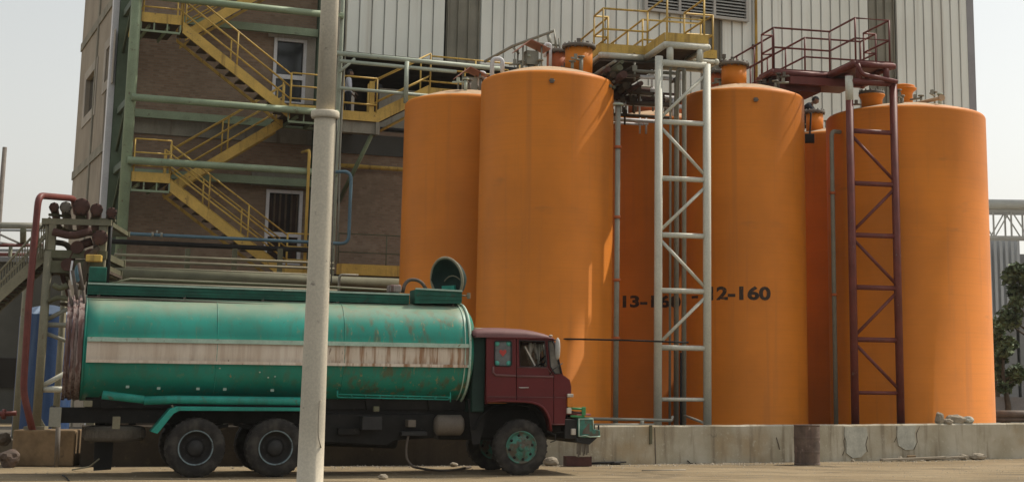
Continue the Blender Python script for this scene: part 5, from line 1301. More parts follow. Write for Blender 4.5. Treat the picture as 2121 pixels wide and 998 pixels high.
# guard rail of green bars, bumper
bmp = thing
for y in (845, 853, 861):
    a = tp(1182, y); b = tp(1209, y + 1.5); mb = MB(); mb.tube([TP(a[0], .0, a[1]), TP(b[0], .0, b[1]), TP(b[0], TW - .2, b[1])], .022, 8); build(mb, 'guard_bar', M['greenpaint'] if y != 853 else M['basin'], tr)
bx(1205, 842, 1213, 860, -.02, .02, 'guard_plate', M['greenpaint'])
bx(1195, 856, 1224, 860, .0, 1.0, 'step_plate', M['pink'])
bx(1172, 868, 1198, 908, .05, TW - .05, 'bumper_mount', M['black'])
bp = px([(1197, 864), (1226, 864), (1229, 867), (1230, 888), (1243, 890), (1244, 904), (1232, 906), (1198, 905)])
mb = MB(); mb.prism(tfn, bp, .0, TW); bmpr = build(mb, 'bumper', M['rimteal'], tr, bevel=.015)
strip(((1198, 867), (1228, 867), (1229, 888)), .012, M['tealpale'], 'edge', bmpr, -.006); strip(((1199, 866), (1199, 903), (1212, 901), (1222, 904), (1243, 903)), .012, M['tealpale'], 'edge', bmpr, -.006)
mb = MB(); mb.prism(tfn, px([(1206, 898), (1208, 890), (1213, 884), (1218, 877), (1221, 876), (1221, 890), (1222, 898)]), -.006, -.001); build(mb, 'rust_patch', M['hose'], bmpr)
mb = MB(); mb.prism(tfn, px([(1192, 906), (1238, 906), (1222, 920), (1196, 916)]), .03, TW - .03); build(mb, 'valance', M['black'], tr)
bx(1184, 887, 1193, 900, .0, .15, 'fog_lamp', M['ivory'])
for x in (1231, 1240): bx(x, 880, x + 2, 890, .02, .06, 'hook', M['black'], bmpr, 0)
mb = MB(); rnd = random.Random(9)
for k in range(8):
    x = 1196 + k * 3.1; mb.bar(tt(x, 916, .06), tt(x + rnd.uniform(-1.2, 1.2), 944 + rnd.uniform(-9, 4), .06 + .02 * (k % 3)), .03, .012, up=TF_.n)
build(mb, 'rubber_fringe', M['tyredust'], tr)
mb = MB(); mb.tube([tt(1136, 882, .1), tt(1142, 898, .1), tt(1150, 899, .1), tt(1150, 912, .1), tt(1140, 915, .1)], .012, 6); mb.tube([tt(1150, 896, .1), tt(1168, 893, .1)], .01, 6); build(mb, 'brake_hose', M['black'], tr)
bx(1135, 880, 1175, 896, .3, 2.0, 'front_axle_beam', M['chassis'])
# ------------------------------------------------------------------ cream lamp pole in front of the truck
PYD = 22.5
pb = gnd(636, 1040); pb = Vector(((636.5 - PPX) / FPX * PYD, PYD, 0))
def pw(px_, Y=PYD): return px_ / FPX * Y
q = at(640, 900, PYD); xb = q.x; xt = at(684, 0, PYD).x; xm = (at(671, 300, PYD).x)
lp = thing('lamp_pole', 'thick cream lamp pole with a ring collar standing in front of the teal tanker', 'pole', (xm, PYD, 0))
zcol = at(672, 238, PYD).z
mb = MB(); prof = [(.30, -.02), (.30, .05), (pw(27), .06), (pw(25.8), 1.0), (pw(23), 3.2), (pw(22.2), zcol - .05), (pw(22), zcol)]
mb.lathe(prof, (xm, PYD, 0), 40); build(mb, 'lower_shaft', M['pole'], lp)
mb = MB(); mb.lathe([(pw(21.9), zcol - .06), (pw(28), zcol - .055), (pw(29.5), zcol - .03), (pw(29.5), zcol + .03), (pw(28), zcol + .05), (pw(19.6), zcol + .06)], (xm, PYD, 0), 40); build(mb, 'collar', M['pole'], lp)
mb = MB(); mb.lathe([(pw(19.4), zcol + .05), (pw(18.6), 7.2), (pw(17.5), 11.0)], (xm, PYD, 0), 40); build(mb, 'upper_shaft', M['pole'], lp)
mb = MB(); dy = -.05
pts = [at(x, y, PYD - .12) for x, y in ((697, 243), (699, 262), (697, 300), (694, 350), (690, 400), (687, 450), (688, 500), (690, 560))]
mb.tube([Vector((xm + pw(22.5) + .012, PYD, zcol - .05)), Vector((xm + pw(26), PYD, zcol - .25)), Vector((xm + pw(24.5), PYD, zcol - 1.0)), Vector((xm + pw(25.5), PYD, zcol - 1.8)), Vector((xm + pw(27), PYD, zcol - 2.4))], .011, 6)
build(mb, 'cable', M['cable'], lp)
mb = MB(); mb.tube(bend([at(666, 826, PYD - .1), at(661, 840, PYD - .2), at(659.5, 870, PYD - .2), at(659, 905, PYD - .2), at(665, 926, PYD - .1)], .1), .008, 6); build(mb, 'cable_loop', M['wood'], lp)

# ------------------------------------------------------------------ drum, stones, planks, odds and ends along the wall
q = gnd(1672, 962); zt_ = at(1672, 879, q.y).z; r_ = 26 / FPX * q.y
br = thing('oil_drum', 'rusty brown oil drum standing against the concrete wall', 'drum', q)
mb = MB(); pr_ = [(r_, 0), (r_ * 1.02, .02), (r_, .04)]
for k in range(1, 40):
    z = zt_ * k / 40; bulge = 1.025 if k in (13, 27) else 1.0; pr_.append((r_ * bulge * (1 + .006 * noise.noise(Vector((k * .5, 1, 1)))), z))
pr_ += [(r_ * 1.02, zt_ - .02), (r_ * 1.02, zt_), (r_ * .97, zt_), (r_ * .97, zt_ - .015), (.001, zt_ - .015)]
mb.lathe(pr_, (q.x, q.y, 0), 40)
for p in mb.v:
    if p.z > .05: p.x += .012 * noise.noise(Vector((p.x * 5, p.y * 5, p.z * 4))); p.y += .012 * noise.noise(Vector((p.x * 5 + 9, p.y * 5, p.z * 4)))
build(mb, 'body', M['rust'], br)
mb = MB(); mb.lathe([(.035, 0), (.035, .025), (.001, .025)], (q.x + .1, q.y - .08, zt_ - .015), 12); build(mb, 'bung', M['flange'], br)
def rock(c, s, name, lab, m='stone', seed=0, group=None, cat='stone'):
    bm = bmesh.new(); bmesh.ops.create_icosphere(bm, subdivisions=3, radius=1)
    mb = MB()
    for v in bm.verts:
        n_ = v.co.copy(); k = 1 + .28 * noise.noise(n_ * 1.4 + Vector((seed, 0, 0))) + .12 * noise.noise(n_ * 3.5 + Vector((0, seed, 0)))
        v.co = Vector((n_.x * s[0] * k, n_.y * s[1] * k, n_.z * s[2] * k))
    zmin = min(v.co.z for v in bm.verts); bm.verts.ensure_lookup_table()
    mb.add([Vector(c) + v.co - Vector((0, 0, zmin * .8)) for v in bm.verts], [[v.index for v in f.verts] for f in bm.faces])
    bm.free(); o = build(mb, name, M[m]); tag(o, lab, cat, group); return o
def wb_(px_, off=.12):
    """spot on the ground a little in front of the wall foot at that pixel column"""
    for i in range(200):
        Y = 26 + i * .1; x = (px_ - PPX) / FPX * Y
        if wall_at(x).y <= Y: break
    p = wall_at(x); return Vector((p.x + .3 * off, p.y - off, 0))
rock(wb_(1142, .35), (.17, .12, .10), 'stone_block', 'pale stone block on the ground behind the truck front wheel', seed=3)
rock(gnd(793, 992), (.08, .07, .05), 'stone', 'small pale stone on the yard in front of the tanker right of the lamp pole', seed=5)
rock(wb_(2002, .25), (.19, .12, .08), 'stone', 'largest tan stone at the wall foot right of the planks', seed=8)
rock(wb_(1975, .2), (.10, .1, .08), 'stone', 'pale stone where the planks end below the wall', seed=9)
rock(wb_(1848, .2), (.07, .06, .06), 'stone', 'small white stone above the planks at the wall foot', seed=11)
rock(wb_(1749, .3), (.04, .04, .035), 'stone', 'tiny pebble on the ground just right of the oil drum', seed=12)
for k, (px_, off, L, w_, lab) in enumerate(((1865, .45, 1.9, .12, 'longer grey plank lying along the foot of the wall'), (1935, .36, 1.3, .10, 'shorter paler plank end at the foot of the wall near the tan stones'))):
    c = wb_(px_, off); d = (WL[4] - WL[3]).normalized(); nn = Vector((-d.y, d.x, 0)); mb = MB()
    mb.box(c + Vector((0, 0, .06)), (L, w_, .05), ((d + Vector((0, 0, .02 + .02 * k))).normalized(), nn, Vector((0, 0, 1)))); o = build(mb, 'plank', M['wood'], bevel=.006); tag(o, lab, 'plank')
c = wb_(1872, .16); mb = MB(); mb.box(c + Vector((0, 0, .10)), (.26, .1, .05), (WL[4].__sub__(WL[3]).normalized(), Vector((0, 1, 0)), Vector((0, 0, 1)))); o = build(mb, 'broken_brick', M['mudbrick'], bevel=.012); tag(o, 'flat brick fragment behind the planks at the wall foot', 'brick')
# rubble on the wall top before the wide tank
for k, (px_, sz, off, lab, m_) in enumerate(((1953, (.11, .1, .16), .12, 'upright rubble lump on the wall top, left end of the heap', 'stone'), (1986, (.26, .12, .13), .15, 'largest mortar crusted rubble lump on the wall top before the widest tank', 'stone'), (2010, (.17, .12, .10), .12, 'low rubble lump at the right end of the heap on the wall top', 'mortar'), (1966, (.12, .09, .08), .06, 'small crumb of rubble in front of the heap on the wall top', 'stone'))):
    p = wallface(px_, 874)[0]; d = (WL[4] - WL[3]).normalized(); nn = Vector((-d.y, d.x, 0))
    rock(Vector((p.x, p.y, wall_z(p.x) - .02)) + nn * off, sz, 'rubble_lump', lab, m_, seed=40 + k * 3, group='rubble on the wall top', cat='rubble')
# dark red basin under the bumper
c = wb_(1190, .55); bs = thing('metal_basin', 'dark red half drum basin on the ground under the truck bumper', 'basin', c)
mb = MB(); L_, w_, h_ = .52, .3, .2; X = Vector((.97, .24, 0)); Y = Vector((-.24, .97, 0))
for (a, b, sx_, sy_) in ((-L_ / 2, 0, .025, w_), (L_ / 2, 0, .025, w_), (0, -w_ / 2 + .012, L_ - .03, .025), (0, w_ / 2 - .012, L_ - .03, .025)): mb.box(c + X * a + Y * b + Vector((0, 0, h_ / 2 + .01)), (sx_, sy_, h_), (X, Y, Vector((0, 0, 1))))
mb.box(c + Vector((0, 0, .015)), (L_ - .03, w_ - .03, .02), (X, Y, Vector((0, 0, 1)))); build(mb, 'body', M['basin'], bs)
mb = MB(); mb.box(c + X * .08 - Y * (w_ / 2 + .002) + Vector((0, 0, h_ + .012)), (.3, .04, .02), (X, Y, Vector((0, 0, 1)))); build(mb, 'rim', M['stone'], bs)
a = wb_(1212, .12); b = wb_(1300, .10); mb = MB(); mb.tube([a + Vector((0, 0, .03)), a.lerp(b, .5) + Vector((0, 0, .05)), b + Vector((0, 0, .06))], [.02, .03, .018], 6); mb.tube([a.lerp(b, .65) + Vector((0, 0, .03)), a.lerp(b, .85) + Vector((0, 0, .04))], .045, 6); o = build(mb, 'dead_branch', M['chassis']); tag(o, 'dark crooked stick lying at the wall foot right of the basin', 'stick')
a = wb_(1425, .02); mb = MB(); mb.tube([wallface(1424, 953)[0] - Vector((0, .02, 0)), wallface(1430, 959)[0] - Vector((0, .03, 0)), wb_(1440, .12) + Vector((0, 0, .01))], .012, 6); o = build(mb, 'twig', M['chassis']); tag(o, 'small dark twig leaning on the wall foot below the cream tower', 'twig')
a = gnd(1330, 975); b = gnd(1420, 973.5); mb = MB(); mb.tube([a + Vector((0, 0, .006)), b + Vector((0, 0, .006))], .022, 6); o = build(mb, 'pale_stick', M['wood']); tag(o, 'thin pale stick lying on the open yard below the cream tower', 'stick')
mb = MB(); mb.tube([gnd(129, 984) + Vector((0, 0, .01)), gnd(135, 990) + Vector((0, 0, .03)), gnd(143, 996) + Vector((0, 0, .01))], .012, 6); o = build(mb, 'twig', M['chassis']); tag(o, 'short dark twig on the yard in front of the rear of the tanker', 'twig')
# hose hanging below the truck
mb = MB(); pts = [at(x, y, 30.3) for x, y in ((846, 900), (841, 925), (842, 950), (855, 966))] + [gnd(880, 971, .03), gnd(915, 974, .03), gnd(945, 972, .03), gnd(975, 966, .03)]
mb.tube(bend(pts, .3), .022, 8); o = build(mb, 'drain_hose', M['hose']); tag(o, 'dusty hose looping from under the tanker onto the ground', 'hose')
rock(gnd(940, 966), (.09, .07, .045), 'stone', 'flat stone in the shadow beneath the tanker left of the front wheel', seed=21)
# gravel and grit: uncountable
gm = MB(); rnd = random.Random(4)
def grit(p, s):
    b = len(gm.v); k = [Vector((rnd.uniform(.6, 1.2), rnd.uniform(.6, 1.2), rnd.uniform(.5, .9))) for _ in range(6)]
    dirs = [(1, 0, 0), (0, 1, 0), (-1, 0, 0), (0, -1, 0), (0, 0, 1), (0, 0, -.5)]
    gm.v += [p + Vector((d[0] * e.x, d[1] * e.y, d[2] * e.z)) * s for d, e in zip(dirs, k)]
    for i in range(4): gm.f.append([b + i, b + (i + 1) % 4, b + 4]); gm.f.append([b + (i + 1) % 4, b + i, b + 5]); gm.sm += [False, False]
for k in range(2600):
    x = rnd.uniform(-8.5, 16); w_ = wall_at(x); p = Vector((x, w_.y - abs(rnd.gauss(0, .5)) - .02, 0)); grit(p, rnd.choice([.008, .012, .018, .03]) * rnd.uniform(.6, 1.3))
for k in range(3200):
    p = Vector((rnd.uniform(-12, 14), rnd.uniform(24, 37), 0))
    if p.y < wall_at(p.x).y - .05: grit(p, rnd.uniform(.006, .020))
o = build(gm, 'gravel', M['stone'], origin=(0, 30, 0)); tag(o, 'loose grit and small pebbles scattered over the dusty yard', 'gravel', kind='stuff')

# ------------------------------------------------------------------ loading gantry, left
GY = 32.4
o_ = at(90, 600, GY); GF = Frame((o_.x, o_.y), 8)
g8 = lambda x, y, off=0.0: GF.at(x, y, off)
gs = lambda x, y, off=0.0: GF.hit(x, y, off)
ga = thing('loading_gantry', 'cream legged loading gantry carrying rusty pipes behind the tail of the tanker', 'gantry', GF.P(0, 0, 0))
zl = gs(92, 455)[1]; sLg = gs(88, 700)[0]
mb = MB(); mb.tube([GF.P(sLg, 0, .75), GF.P(sLg, 0, gs(96, 520)[1])], .088, 12); mb.fbox(GF, sLg - .2, sLg + .2, .2, -.2, .70, .76); mb.add([GF.P(sLg - .18, .012, .76), GF.P(sLg + .18, .012, .76), GF.P(sLg, .012, 1.05), GF.P(sLg - .18, -.012, .76), GF.P(sLg + .18, -.012, .76), GF.P(sLg, -.012, 1.05)], [(0, 1, 2), (3, 4, 5), (0, 1, 4, 3), (1, 2, 5, 4), (0, 2, 5, 3)]); build(mb, 'leg', M['oliverail'], ga)
mb = MB(); mb.fbox(GF, sLg - .02, sLg + .12, .05, -.05, gs(96, 520)[1], zl); build(mb, 'post', M['oliverail'], ga)
s2 = gs(46, 700, -3.2)[0]
mb = MB(); mb.tube([GF.P(s2, -3.2, SLZ), GF.P(s2, -3.2, gs(50, 560, -3.2)[1])], .07, 10); build(mb, 'leg', M['oliverail'], ga)
s3 = gs(213, 500, -.1)[0]
mb = MB(); mb.fbox(GF, s3 - .08, s3 + .08, .0, -.16, SLZ, gs(216, 452)[1]); build(mb, 'leg', M['oliverail'], ga)
s4 = gs(134, 600, -2.5)[0]
mb = MB(); mb.tube([GF.P(s4, -2.5, SLZ), GF.P(s4, -2.5, gs(134, 570, -2.5)[1])], .07, 10); build(mb, 'leg', M['oliverail'], ga)
for (x0, y0, x1, y1, h_, m_) in ((88, 452, 232, 460, .10, 'oliverail'), (98, 518, 222, 524, .14, 'olive'), (100, 540, 215, 546, .22, 'olive')):
    a = gs(x0, y0); b = gs(x1, y1); z = (a[1] + b[1]) / 2
    mb = MB(); mb.fbox(GF, a[0], b[0], .06, -.02, z - h_, z + .02); build(mb, 'beam', M[m_], ga)
    mb = MB(); mb.fbox(GF, a[0], b[0], -2.4, -2.5, z - h_, z + .02); build(mb, 'beam', M['olive'], ga)
    mb = MB(); mb.fbox(GF, a[0] + .02, a[0] + .12, -.025, -2.39, z - h_ + .01, z); mb.fbox(GF, b[0] - .12, b[0] - .02, -.025, -2.39, z - h_ + .01, z); build(mb, 'beam', M['olive'], ga)
mb = MB(); a = gs(105, 548); b = gs(218, 552); mb.fbox(GF, a[0], b[0], -.1, -2.3, a[1] - .12, a[1] - .06); mb.fbox(GF, a[0], b[0], -1.2, -2.3, a[1] - .75, a[1] - .7); build(mb, 'floor_plate', M['grime'], ga)
for (x0, y0, x1, y1, r_) in ((80, 803, 140, 770, .05), (80, 806, 140, 806, .06), (95, 662, 140, 640, .045), (95, 690, 140, 707, .04), (95, 672, 140, 673, .05)):
    mb = MB(); mb.tube([g8(x0, y0, -.05), g8(x1, y1, -.05)], r_, 8); build(mb, 'brace', M['cream'] if y0 > 760 else M['greypipe'], ga)
# stair of the gantry going down to the left
a0 = g8(104, 450, -.1); a1 = g8(-40, 605, -.1); b0 = g8(97, 524, -.1); b1 = g8(-40, 648, -.1)
sg_ = thing('gantry_stair', 'steep narrow stair with close railing bars left of the gantry', 'staircase', (b1.x, b1.y, b1.z - 1))
mb = MB()
for dv in (0, -.75):
    k = -GF.n * (-dv); mb.bar(b0 + k, b1 + k, .05, .2)
build(mb, 'stringer', M['oliverail'], sg_)
mb = MB()
for i in range(15): t = (i + .5) / 15; p = b0.lerp(b1, t); mb.box(p - GF.n * .37, (.22, .68, .03), (GF.d, -GF.n, Vector((0, 0, 1))))
build(mb, 'treads', M['grime'], sg_)
mb = MB()
for dv in (0, .75):
    k = -GF.n * dv; mb.tube([a0 + k, a1 + k], .025, 6); mb.tube([a0.lerp(b0, .5) + k, a1.lerp(b1, .5) + k], .014, 6)
    for i in range(26): t = i / 25; mb.tube([a0.lerp(a1, t) + k, b0.lerp(b1, t) + k], .011, 4)
build(mb, 'hand_rail', M['oliverail'], sg_)
mb = MB(); mb.tube([g8(72, 520, .0), g8(105, 470, 0)], .02, 6); mb.tube([g8(66, 545, .0), g8(66, 475, 0)], .02, 6); mb.tube([g8(98, 545, .0), g8(98, 455, 0)], .025, 6)
for k in range(7): mb.tube([g8(72 + k * 4.5, 540 - k * 2, .0), g8(72 + k * 4.5, 492 - k * 6, 0)], .012, 4)
build(mb, 'gate', M['oliverail'], sg_)
# pipes lying along the gantry, blind ends towards us
pipes = [(112, 429, 10, 'rustpipe', 'smallest rusty pipe end on the gantry, directly under the maroon pipe bend'), (136, 429, 12, 'flange', 'grey capped pipe second from the left on the gantry top'), (169, 427, 17, 'rustpipe', 'biggest dark rusty pipe end in the row on the gantry top'), (200, 434, 13, 'rustpipe', 'dark rusty pipe end just right of the biggest on the gantry top'), (231, 440, 11, 'rustpipe', 'rusty pipe end farthest right on the gantry top'), (207, 492, 16, 'rustpipe', 'rusty pipe end alone on the gantry lower level')]
for x, y, rp_, m_, lab in pipes:
    c = g8(x, y, .22); r_ = rp_ / FPX * GY
    t = thing('pipe_stub', lab, 'pipe', c, 'pipes lying on the loading gantry')
    mb = MB(); dd = Vector((-.30, .954, 0)).normalized(); ax = (Vector((dd.y, -dd.x, 0)), Vector((0, 0, 1)), dd)
    mb.lathe([(.001, 0), (r_ * .9, .0), (r_, .02), (r_, .06), (r_ * .82, .065), (r_ * .82, 5.5)], c, 24, ax); build(mb, 'pipe', M[m_], t)
    mb = MB()
    for k in range(8): an = 2 * pi * k / 8; mb.tube([c + ax[0] * r_ * .9 * cos(an) + ax[1] * r_ * .9 * sin(an) - dd * .02, c + ax[0] * r_ * .9 * cos(an) + ax[1] * r_ * .9 * sin(an) + dd * .09], .014, 5)
    build(mb, 'bolts', M['chassis'], t)
    mb = MB(); z1 = c.z - r_ ; mb.box(Vector((c.x, c.y, z1 - .02)) + dd * .4, (.2, .1, .05)); build(mb, 'pipe_shoe', M['olive'], t)
# loading arm tangle
la = thing('loading_rig', 'tangled loading rig of elbows, hoses and a blue hand wheel above the tanker tail', 'loading rig', g8(160, 560, .4))
rnd = random.Random(12)
for (pts, r_, m_) in (([(190, 500), (160, 510), (140, 545), (165, 580)], .09, 'rustpipe'), ([(205, 512), (185, 530), (175, 560), (168, 600)], .06, 'grime'), ([(110, 480), (150, 490), (190, 478)], .08, 'rustpipe'), ([(100, 500), (140, 505), (150, 530)], .06, 'grime'), ([(135, 545), (128, 570), (140, 600), (150, 640)], .05, 'rustpipe'), ([(105, 565), (130, 560), (160, 575)], .07, 'grime'), ([(180, 545), (184, 575), (178, 610)], .025, 'chassis'), ([(150, 540), (146, 565), (149, 590)], .02, 'trimwhite'), ([(158, 590), (157, 620), (162, 690)], .04, 'hose'), ([(110, 590), (125, 598), (140, 590)], .06, 'olive'), ([(100, 625), (120, 615), (145, 620)], .05, 'olive')):
    mb = MB(); off = rnd.uniform(-.5, .5); mb.tube(bend([g8(x, y, off) for x, y in pts], .25), r_, 10); build(mb, 'elbow', M[m_], la)
for (x, y) in ((160, 512), (140, 548), (188, 528), (168, 575)):
    mb = MB(); c = g8(x, y, .1); mb.lathe([(.13, -.03), (.13, .03)], c, 14, (GF.d, Vector((0, 0, 1)), -GF.n)); build(mb, 'flange', M['rustpipe'], la)
c = g8(161, 566, .55)
mb = MB(); mb.tube([c + GF.d * .05 * cos(2 * pi * j / 20) + Vector((0, 0, .16 * sin(2 * pi * j / 20))) for j in range(21)], .022, 6, caps=False); mb.tube([c - Vector((0, 0, .16)), c + Vector((0, 0, .16))], .03, 6); build(mb, 'hand_wheel', M['bluepipe'], la)
mb = MB(); c = g8(195, 535, .35); mb.box(c, (.3, .2, .14), (GF.d, -GF.n, Vector((0, 0, 1)))); build(mb, 'yellow_box', M['yellow'], la, bevel=.02)
mb = MB(); sx_, zz_ = gs(231, 440, -.2); mb.tube([GF.P(sx_, -.2, gs(228, 585, -.2)[1] - .3), GF.P(sx_, -.2, zz_)], .045, 8); o = build(mb, 'dark_post', M['black']); tag(o, 'thin black upright pipe at the right end of the gantry', 'pipe')
# maroon pipe
mp = thing('maroon_pipe', 'maroon pipe bent over the left gantry and dropping to the ground', 'pipe', g8(60, 900, .5))
mb = MB(); mb.tube(bend([g8(158, 440, -2.5), g8(152, 411, -1.5), g8(80, 405, .5), g8(60, 620, .5), g8(48, 810, .5), g8(62, 870, .5), g8(70, 900, .2)], .22), .068, 12); build(mb, 'pipe', M['maroon'], mp)
mb = MB(); mb.tube([g8(-10, 857, .3), g8(34, 855, .3)], .05, 8); mb.lathe([(.1, -.03), (.1, .03)], g8(8, 857, .3), 12, (Vector((0, 0, 1)), GF.n, GF.d)); build(mb, 'side_branch', M['maroon'], mp)
# blue storage tank
bt = at(90, 800, 36.5); r_ = 55 / FPX * 36.5; z1 = at(92, 652, 36.5).z
bl = thing('blue_tank', 'blue upright tank half hidden between gantry leg and tanker tail', 'tank', (bt.x, 36.5, SLZ))
mb = MB(); mb.lathe([(r_, SLZ), (r_, z1 - .06), (r_ * .97, z1)], (bt.x, 36.5, 0), 40, caps=False); build(mb, 'shell', M['bluetank'], bl)
mb = MB(); mb.lathe([(r_ * .97, z1), (r_ * .6, z1 + .16), (r_ * .2, z1 + .22), (.001, z1 + .22)], (bt.x, 36.5, 0), 40, caps=False); build(mb, 'top', M['bluetop'], bl)
# ochre masonry footing
a = gs(20, 930); 
mb = MB(); b = gs(470, 930)[0]; s0 = gs(34, 930)[0]; zt2 = .70
mb.fbox(GF, s0, s0 + 1.18, .42, -.45, .0, zt2); o = build(mb, 'gantry_footing', M['mudbrick'], bevel=.03); tag(o, 'ochre masonry footing under the gantry legs behind the tanker tail', 'footing')
rock(g8(20, 945, .8) * 1 - Vector((0, 0, g8(20, 945, .8).z)), (.2, .2, .17), 'rubble_heap', 'brown heap of rubble at the far left foot of the gantry', 'rust', seed=31, cat='rubble')
rock(g8(8, 900, .2) - Vector((0, 0, g8(8, 900, .2).z - .4)), (.14, .12, .13), 'rubble_heap', 'upper brown lump beside the maroon side branch at far left', 'grime', seed=33, cat='rubble')
for k, (x, lab) in enumerate(((118, 'grey prop post on the footing below the tail lamp'),)):
    mb = MB(); p = g8(x, 950, .7); p.z = 0; mb.tube([p, p + Vector((-.02, 0, .8))], .05, 8); o = build(mb, 'prop_post', M['flange']); tag(o, lab, 'post')
mb = MB(); mb.tube([gnd(150, 972, .02), gnd(185, 966, .1), at(205, 950, 29.3)], .015, 6); o = build(mb, 'thin_hose', M['oliverail']); tag(o, 'thin pale hose lying under the tail of the tanker', 'hose')

# ------------------------------------------------------------------ far left: pipe bridge, chimney, shed
BY = 72
q0 = at(-60, 466, BY); q1 = at(240, 470, BY + 6)
pbg = thing('pipe_bridge', 'far pale pipe bridge at the left edge beyond the stair railing', 'pipe bridge', (q0.x, q0.y, 0))
mb = MB(); mb.tube([q0, q1], .15, 12); build(mb, 'pipe', M['greypipe'], pbg)
def far(x0, y0, x1, y1, r_, m_, Y=BY, nm='pipe'):
    mb = MB(); mb.tube([at(x0, y0, Y), at(x1, y1, Y + 2)], r_, 6); build(mb, nm, M[m_], pbg)
far(-60, 476, 240, 479, .06, 'farsteel', nm='girder'); far(-60, 508, 90, 508, .09, 'maroon'); far(-60, 518, 90, 519, .08, 'farsteel'); far(-60, 527, 90, 527, .1, 'maroon')
far(-20, 476, 44, 505, .06, 'farsteel', nm='brace'); far(48, 476, 48, 508, .14, 'olive', nm='upright'); far(-20, 498, 40, 508, .05, 'farsteel', nm='brace')
for x in (20, -40, 190):
    p = at(x, 540, BY + (3 if x > 100 else 0)); mb = MB(); mb.tube([(p.x, p.y, 0), (p.x, p.y, at(x, 508, BY).z - .05)], .09, 8); build(mb, 'leg', M['olive'], pbg)
p = at(1, 420, 95); mb = MB(); mb.tube([(p.x, 95, 0), (p.x, 95, at(1, 305, 95).z)], [.2, .13], 10); o = build(mb, 'chimney_pole', M['flange']); tag(o, 'slim dark pole against the sky at the left edge', 'pole')
p0 = at(-400, 560, 66); p1 = at(245, 545, 66)
sh = thing('dark_shed', 'low dark shed behind the gantry at far left', 'shed', (p0.x, 66, 0))
mb = MB(); mb.box(((p0.x + p1.x) / 2, 69, p1.z / 2), (p1.x - p0.x, 6, p1.z)); build(mb, 'wall', M['shed'], sh)
mb = MB(); mb.box(((p0.x + p1.x) / 2, 69, p1.z + .1), (p1.x - p0.x + .6, 6.6, .2)); build(mb, 'roof', M['farlow'], sh)
for k in range(6):
    mb = MB(); x = p0.x + 2 + k * 2.2; mb.box((x, 65.96, 2.0), (1.1, .1, 1.2)); build(mb, 'window', M['dark'], sh)

# ------------------------------------------------------------------ far right: grey hall, pipe bridge, trees, low wall
RYD = 100
a = at(2030, 494, RYD); b = at(2110, 498, RYD)
fb = thing('grey_hall', 'distant blue grey corrugated hall at the right edge under the truss', 'building', (a.x + 2, RYD, 0))
zt_ = at(2070, 494, RYD).z; zm_ = at(2070, 664, RYD).z
mb = MB(); x = a.x - 6
while x < b.x: mb.box((x + .09, RYD + .02, (zt_ + zm_) / 2), (.18, .08, zt_ - zm_)); x += .36
mb.box(((a.x - 6 + b.x) / 2, RYD + .3 + 5, (zt_ + zm_) / 2), (b.x - a.x + 6, 10, zt_ - zm_)); build(mb, 'cladding', M['farclad'], fb)
mb = MB(); mb.box(((a.x - 6 + b.x) / 2, RYD + 5.4, zm_ / 2 - .01), (b.x - a.x + 5.6, 9.6, zm_ - .02)); build(mb, 'lower_wall', M['farlow'], fb)
mb = MB(); mb.box((b.x + 3, RYD + 4.8, zt_ * .46), (5.9, 8.0, zt_ * .92)); build(mb, 'annex', M['farlow'], fb)
TYD = 78
tb = thing('truss_bridge', 'far pipe on a white lattice truss at the right edge above the grey hall', 'pipe bridge', (at(2090, 450, TYD).x, TYD, 0))
z0 = at(2080, 424, TYD).z; x0 = at(2020, 424, TYD).x; x1 = at(2160, 424, TYD).x + 6
mb = MB(); mb.tube([(x0, TYD, z0), (x1, TYD, z0)], .26, 14); build(mb, 'pipe', M['farsteel'], tb)
zu = at(2080, 437, TYD).z; zl_ = at(2080, 491, TYD).z
mb = MB()
for dy in (0, 1.2):
    mb.bar((x0, TYD + dy, zu), (x1, TYD + dy, zu), .12, .12); mb.bar((x0, TYD + dy, zl_), (x1, TYD + dy, zl_), .12, .12)
    x = x0; k = 0
    while x < x1 - 1:
        mb.bar((x, TYD + dy, zl_ + .06), (x, TYD + dy, zu - .06), .08, .08, up=(0, 1, 0)); mb.bar((x + .05, TYD + dy + .02, zl_ if k % 2 else zu), (x + .82, TYD + dy + .02, zu if k % 2 else zl_), .06, .06, up=(0, 1, 0)); x += .87; k += 1
build(mb, 'truss', M['farsteel'], tb)
for k in range(1): mb = MB(); mb.tube([(x1 - 1, TYD + .6, 0), (x1 - 1, TYD + .6, zl_)], .18, 10); build(mb, 'leg', M['farsteel'], tb)
LWY = 58
p0 = at(2050, 822, LWY); p1 = at(2121, 822, LWY)
mb = MB(); mb.box((p1.x, LWY + .15, p1.z / 2), (9, .3, p1.z)); o = build(mb, 'yard_wall', M['farlow']); tag(o, 'dark grey low wall beneath the trees at the right edge', 'wall')
mb = MB(); mb.tube([at(2045, 857, 47), at(2200, 858, 48)], .12, 10); mb.tube([at(2045, 868, 47), at(2200, 869, 48)], .07, 8); 
for x in (2075, 2130): p = at(x, 865, 47.3); mb.tube([(p.x, p.y, 0), (p.x, p.y, p.z + .1)], .06, 6)
o = build(mb, 'ground_pipe', M['flange']); tag(o, 'dark pipe running low beyond the wall at the right edge', 'pipe')
